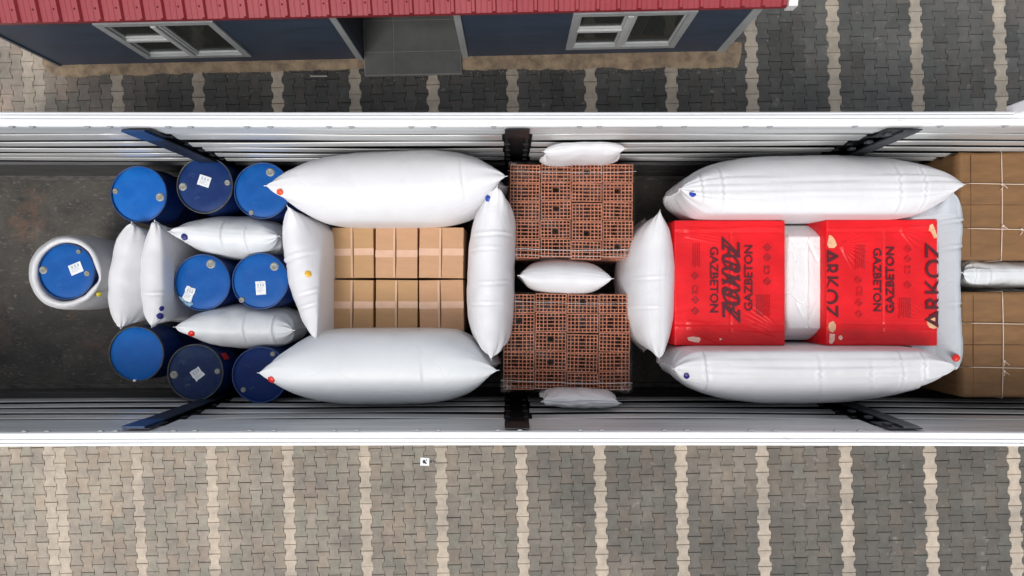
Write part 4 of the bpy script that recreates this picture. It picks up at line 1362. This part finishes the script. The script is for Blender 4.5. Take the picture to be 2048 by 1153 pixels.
def package(px0, px1, py0, py1, label, which):
    p0 = W(px0, py1, RZ); p1 = W(px1, py0, RZ)
    cx, cy = (p0.x + p1.x) / 2, (p0.y + p1.y) / 2
    w, d_ = p1.x - p0.x, p1.y - p0.y; H = RZ - ZD
    o = thing('red_package', (cx, cy, ZD), label, 'package', 'red film-wrapped packages')
    rnd2 = random.Random(which)
    rays = []
    if which == 2:
        for k in range(9): rays.append((-0.38 * w, 0.30 * d_, R(-62 + k * 11), 0.32))
        for k in range(7): rays.append((0.42 * w, -0.28 * d_, R(110 + k * 12), 0.22))
        for k in range(5): rays.append((0.15 * w, 0.42 * d_, R(-50 + k * 14), 0.3))
    else:
        for k in range(6): rays.append((-0.40 * w, -0.30 * d_ - 0.012 * k, R(-5 - k * 4), 0.5))
        for k in range(6): rays.append((0.42 * w, -0.42 * d_ + 0.02 * k, R(165 - k * 5), 0.4))
        for k in range(5): rays.append((-0.42 * w, 0.44 * d_ - 0.02 * k, R(-4 - 2 * k), 0.45))
    def fn(q):
        z = q.z
        if q.z > H - 0.03:
            u, v = q.x / (w / 2), q.y / (d_ / 2)
            dz = 0.004 * noise.noise(Vector((q.x * 4, q.y * 4, which)))
            # centre joint between the blocks under the film
            if abs(v) < 0.8: dz -= 0.010 * math.exp(-((q.x - 0.01) / 0.010) ** 2)
            # heat-shrunk folds near the short edges
            dz += 0.007 * math.exp(-((v - 0.86 - 0.02 * math.sin(q.x * 5)) / 0.022) ** 2) - 0.006 * math.exp(-((v - 0.80) / 0.02) ** 2)
            dz += 0.006 * math.exp(-((v + 0.72 + 0.03 * math.sin(q.x * 4)) / 0.022) ** 2) - 0.006 * math.exp(-((v + 0.66) / 0.02) ** 2)
            for (ox, oy, an, ln) in rays:
                dx, dy = q.x - ox, q.y - oy
                t = dx * math.cos(an) + dy * math.sin(an); s = -dx * math.sin(an) + dy * math.cos(an)
                if 0.02 < t < ln:
                    e = (1 - t / ln) * min(1, t / 0.06)
                    dz += 0.012 * e * math.exp(-(s / 0.008) ** 2)
            edge = min(1 - abs(u), 1 - abs(v))
            z += dz * min(1, edge / 0.08) if edge > 0 else 0
        k = 0.010 * noise.noise(Vector((q.x * 3, q.y * 3, q.z * 3 + which)))
        return Vector((q.x * (1 + k * (1 - max(0, z / H - 0.8) * 4)), q.y + k * 0.5, z))
    softbox(w, d_, H, 0.018, (150, 160, 8), fn).build('wrapping', redm, o)
    zt = H + 0.009
    def L2(px, py): return ((px - 1024) / RS - cx, (576 - py) / RS - cy)
    def T_(items): return [(t[0], t[1] / RS) + L2(t[2], t[3]) + tuple(t[4:]) for t in items]
    if which == 1:
        dark = [('GAZBETON', 23, 1427, 560, -90, 0.002, 1.09), ('GAZBETON', 23, 1497, 556, 90, 0.002, 1.09),
                ('ARKOZ', 52, 1460, 560, -90, 0.0016, 0.84, 0.45), ('ARKOZ', 52, 1463, 560, 90, 0.0016, 0.84, 0.45)]
        faint = [('CE', 16, 1534, 540, 90, 0.0005), ('CE', 16, 1389, 580, -90, 0.0005)]
        sym = [(1534, 495), (1534, 515), (1390, 600), (1390, 622), (1389, 552), (1534, 563)]
        blocks = [(1385, 1405, 487, 535), (1512, 1545, 590, 632)]
    else:
        dark = [('GAZBETON', 22, 1753, 560, -90, 0.0016, 1.1), ('GAZBETON', 23, 1780, 560, 90, 0.002, 1.1),
                ('ARKOZ', 48, 1657, 568, -90, 0.0018, 0.84), ('ARKOZ', 50, 1869, 570, 90, 0.0018, 1.0)]
        faint = [('CE', 16, 1815, 540, 90, 0.0005), ('CE', 16, 1718, 582, -90, 0.0005)]
        sym = [(1815, 498), (1815, 518), (1717, 606), (1717, 628), (1716, 560), (1815, 570)]
        blocks = [(1710, 1735, 490, 538), (1798, 1826, 596, 636)]
    def keep(b):
        b.v = [(max(-w / 2 + 0.004, min(w / 2 - 0.004, v[0])), v[1], v[2]) for v in b.v]
        return b
    for k, t in enumerate(T_(dark)):
        pr_ = keep(text_mb([t])).build('lettering', redink, o); pr_.location = (0, 0, zt + 0.0017 * (k % 2) + (0.0 if k < 2 else 0.0006))
    faintm = redink2 if which == 2 else mat('print_mid', (0.22, 0.01, 0.015), 0.4)
    for t in T_(faint):
        pr_ = text_mb([t]).build('lettering', faintm, o); pr_.location = (0, 0, zt)
    for (sx, sy) in sym:
        b = MB()
        x, y = L2(sx, sy); r = 8 / RS
        for k in range(4):
            a0 = R(90 * k); a1 = R(90 * k + 90)
            b.prism([(x + r * math.cos(a0), y + r * math.sin(a0)), (x + r * math.cos(a1), y + r * math.sin(a1)), (x + r * .72 * math.cos(a1), y + r * .72 * math.sin(a1)), (x + r * .72 * math.cos(a0), y + r * .72 * math.sin(a0))], -0.0008, 0.0008)
        b.prism([(x - r * .3, y - r * .12), (x + r * .3, y - r * .12), (x + r * .3, y + r * .12), (x - r * .3, y + r * .12)], -0.0008, 0.0008)
        pr_ = b.build('handling_mark', faintm, o); pr_.location = (0, 0, zt)
    for (x0, x1, y0, y1) in blocks:
        b = MB()
        n = int((x1 - x0) / 4.2)
        for k in range(n):
            xx = x0 + k * 4.2; yy = y0
            while yy < y1 - 3:
                ln = rnd2.uniform(2.5, 8)
                q0 = L2(xx, min(yy + ln, y1)); q1 = L2(xx + 1.7, yy)
                b.prism([(q0[0], q0[1]), (q1[0], q0[1]), (q1[0], q1[1]), (q0[0], q1[1])], -0.0008, 0.0008)
                yy += ln + 1.4
        pr_ = b.build('small_print', faintm, o); pr_.location = (0, 0, zt)
    # places where the film is torn open over the pale block
    def patch(pts, m, nm='torn_patch', dz=0.0):
        poly = [L2(*p) for p in pts]
        ar = sum(poly[i][0] * poly[(i + 1) % len(poly)][1] - poly[(i + 1) % len(poly)][0] * poly[i][1] for i in range(len(poly)))
        if ar < 0: poly = poly[::-1]
        MB().prism(poly, zt - 0.012, zt - 0.001 + dz).build(nm, m, o)
    if which == 1:
        patch([(1374, 675), (1385, 673), (1399, 675), (1401, 679), (1397, 685), (1388, 684), (1377, 681)], tornp)
        patch([(1438, 677), (1442, 676), (1443, 679), (1440, 681)], tornp)
    else:
        patch([(1658, 470), (1663, 472), (1669, 480), (1673, 490), (1668, 496), (1658, 496), (1654, 489)], tornm)
        patch([(1858, 451), (1864, 448), (1868, 456), (1873, 472), (1875, 474), (1868, 477), (1862, 464), (1857, 461)], tornm)
        patch([(1853, 640), (1860, 633), (1868, 635), (1875, 637), (1875, 652), (1868, 658), (1858, 655), (1854, 648)], tornm)
        patch([(1658, 645), (1666, 642), (1671, 650), (1670, 660), (1664, 665), (1658, 662), (1656, 654)], tornm)
        patch([(1659, 667), (1664, 668), (1669, 668), (1668, 680), (1663, 688), (1658, 686)], tornp)
        patch([(1676, 674), (1681, 670), (1685, 675), (1682, 680), (1678, 679)], tornp)
    return o
package(1348, 1571, 440, 692, 'red film-wrapped package with overprinted dark logo in its middle, next to the upright airbag', 1)
package(1652, 1876, 438, 692, 'glossy wrinkled red film package with torn tan patches, nearest the tied brown boxes', 2)

# paper dunnage bag between the red packages
def fn(q):
    u = q.x / 0.185; v = q.y / 0.54
    f = max(0, (q.z - 0.9) / 0.25)
    z = q.z
    k = 1 - 0.05 * f * abs(v) ** 6
    x = q.x * (1 - 0.10 * f * abs(v) ** 4)
    z += 0.014 * math.exp(-((q.x - 0.015) / 0.010) ** 2) * f * (1 if abs(v) < 0.86 else 0)
    z -= f * 0.20 * max(0, abs(v) - 0.84) * 3.2
    z += f * (0.006 * noise.noise(Vector((q.x * 9, q.y * 4, 5))) + 0.003 * noise.noise(Vector((q.x * 22, q.y * 9, 7))))
    for (oy, s) in ((0.42, 1), (-0.42, -1)):
        dx, dy = q.x - 0.015, (q.y - oy) * -s
        t = abs(abs(dx) - dy * 0.45)
        if 0 < dy < 0.22: z -= 0.012 * math.exp(-(t / 0.012) ** 2) * f
    return Vector((x + 0.01 * noise.noise(q * 4), q.y * k, z))
gc = W(1609, 565, 2.46)
o = thing('paper_bag', (gc.x + 0.006, gc.y, ZD), 'crumpled white paper dunnage bag wedged between the two red packages', 'bag')
softbox(0.385, 1.17, 1.13, 0.055, (50, 110, 16), fn).build('bag_skin', bag_mat('white_paper', (0.78, 0.79, 0.80), 0.5, 0.02), o)
q = W(1622, 464, 2.36)
b = MB()
b.add([(q.x - o.location.x - 0.04, q.y - o.location.y - 0.015, 1.036), (q.x - o.location.x + 0.05, q.y - o.location.y - 0.012, 1.036), (q.x - o.location.x + 0.045, q.y - o.location.y + 0.022, 1.01), (q.x - o.location.x - 0.04, q.y - o.location.y + 0.026, 1.01)], [(0, 1, 2, 3)])
b.build('sticker', mat('yellowish_sticker', (0.72, 0.68, 0.45), 0.6, col2=(0.45, 0.2, 0.1), vscale=30, lo=0.55, hi=0.7), o)

# ------------------------------------------------------------------ tied brown boxes
BZ = 2.585; BS = SC(BZ)
brown = mat('brown_cardboard', (0.205, 0.105, 0.042), 0.75, var=0.14, vscale=3.5, bump=0.0015, bscale=18, stretch=(1, 4, 1))
twine = mat('pale_twine', (0.66, 0.52, 0.42), 0.7)
def bigbox(px0, py0, py1, label, vx, hs_, seed, seams, knots):
    p0 = W(px0, py1, BZ); p1 = W(2185, py0, BZ)
    cx, cy = (p0.x + p1.x) / 2, (p0.y + p1.y) / 2; w, d_ = p1.x - p0.x, p1.y - p0.y; H = BZ - ZD
    o = thing('brown_box', (cx, cy, ZD), label, 'box', 'large brown boxes tied with twine')
    def fn(q):
        n1 = noise.noise(Vector((q.x * 2.5 + seed, q.y * 2.5, q.z * 2)))
        return Vector((q.x + 0.006 * n1, q.y + 0.006 * n1, q.z + (0.008 * n1 if q.z > 0.6 * H else 0)))
    softbox(w, d_, H, 0.008, (30, 30, 14), fn).build('carton_body', brown, o)
    def L2(px, py): return ((px - 1024) / BS - cx, (576 - py) / BS - cy)
    zt = H + 0.008
    # printed-on scores / flap joints
    b = MB()
    for py in seams:
        x0, y0 = L2(px0 + 5, py)
        b.box(x0, w / 2 - 0.01, y0 - 0.002, y0 + 0.002, zt - 0.011, zt - 0.003)
    x0, _ = L2(px0 + 22, 500)
    b.box(x0, x0 + 0.003, -d_ / 2 + 0.03, d_ / 2 - 0.03, zt - 0.011, zt - 0.0035)
    b.build('flap_joint', mat('score_dark', (0.12, 0.06, 0.026), 0.9), o)
    b = MB()
    x, _ = L2(vx, 500)
    r = 0.0045
    pts = [(x + 0.010 * math.sin(t * 3), -d_ / 2 - 0.004 + (d_ + 0.008) * t, zt) for t in [i / 12 for i in range(13)]]
    pts = [(pts[0][0], pts[0][1], 0.02)] + pts + [(pts[-1][0], pts[-1][1], 0.02)]
    b.tube(pts, r, 6)
    tw = b.build('twine', twine, o)
    for py in hs_:
        _, y = L2(2000, py)
        b = MB()
        pts = [(-w / 2 - 0.004 + (w + 0.008) * t, y + 0.006 * math.sin(t * 5 + seed), zt + 0.006) for t in [i / 12 for i in range(13)]]
        pts = [(pts[0][0], pts[0][1], 0.02)] + pts
        b.tube(pts, r, 6)
        b.build('twine', twine, o)
    b = MB()
    for (kx, ky) in knots:
        x, y = L2(kx, ky)
        b.tube([(x - 0.012, y + 0.004, zt + 0.008), (x + 0.006, y - 0.006, zt + 0.014), (x + 0.03, y - 0.02, zt + 0.012), (x + 0.055, y - 0.038, zt + 0.006)], 0.0038, 6)
        b.tube([(x, y, zt + 0.010), (x + 0.004, y - 0.03, zt + 0.014), (x - 0.01, y - 0.055, zt + 0.006)], 0.0034, 6)
        b.lathe([(0.0005, zt + 0.020), (0.010, zt + 0.017), (0.013, zt + 0.010), (0.010, zt + 0.002)], x, y, 10)
    b.build('knot', twine, o)
    return o
bigbox(1919, 304, 520, 'large brown box tied with twine, at the right end by the far wall', 2001, (368, 458), 2.0, (410,), ((2001, 369), (2003, 452), (2040, 459)))
bigbox(1924, 584, 795, 'large brown box tied with twine, at the right end by the lower wall', 2003, (647, 735), 8.0, (690,), ((2005, 722), (2005, 742)))

# ------------------------------------------------------------------ litter on the paving
p = W(849, 923, 0)
o = thing('paper_scrap', (p.x, p.y, 0.004), 'small white paper scrap with black spots on the paving below the trailer', 'litter')
b = MB(); s = SG
b.prism([(-0.06, -0.055), (0.065, -0.06), (0.068, 0.05), (-0.055, 0.058)], 0, 0.002)
b.build('sheet', paper, o)
b = MB()
for (x, y, r) in ((-0.005, 0.0, 0.022), (0.02, -0.02, 0.012), (0.03, 0.025, 0.009)):
    b.prism([(x + r * math.cos(k * PI / 5), y + 1.3 * r * math.sin(k * PI / 5)) for k in range(10)], 0.0024, 0.003)
b.build('print', mat('black_ink', (0.02, 0.02, 0.02), 0.6), o)
o = MB()
for (px, py, r) in ((857, 922, 0.014), (862, 923, 0.017), (867, 922, 0.012), (871, 923, 0.009)):
    q = W(px, py, 0)
    o.prism([(q.x + r * math.cos(k * PI / 5), q.y + r * math.sin(k * PI / 5)) for k in range(10)], 0.002, 0.0045)
tag(o.build('oil_drip', MATS['black_ink']), 'row of small black oil spots beside the white paper scrap', 'oil spots')
p = W(638, 153, 0)
b = MB(); b.box(-0.12, 0.12, -0.009, 0.009, 0.002, 0.018, 0.003)
o = b.build('wooden_stick', mat('pale_stick', (0.5, 0.46, 0.4), 0.7), loc=(p.x, p.y, 0.0)); tag(o, 'thin pale stick lying on dark pavers in front of the cabin', 'stick')
# leaves, straw and grit: uncountable crumbs on the paving
rr = random.Random(77)
b = MB()
def crumb(x, y, r):
    n = 5; a0 = rr.uniform(0, 6)
    b.prism([(x + r * rr.uniform(0.6, 1.3) * math.cos(a0 + k * 2 * PI / n), y + r * rr.uniform(0.5, 1.2) * math.sin(a0 + k * 2 * PI / n)) for k in range(n)], 0.001, 0.001 + r * 0.6)
for k in range(420):
    px = rr.uniform(90, 1480); py = 148 + rr.gauss(0, 7) - 0.016 * (px - 90) * 0.6
    if 725 < px < 925: py += 10
    q = W(px, py, 0); crumb(q.x, q.y, rr.uniform(0.003, 0.009))
for k in range(420):
    q = W(rr.uniform(-100, 2150), rr.choice((rr.uniform(0, 215), rr.uniform(900, 1200))), 0)
    crumb(q.x, q.y, rr.uniform(0.002, 0.008))
tag(b.build('grit', mat('pale_grit', (0.35, 0.31, 0.25), 0.9)), kind='stuff')
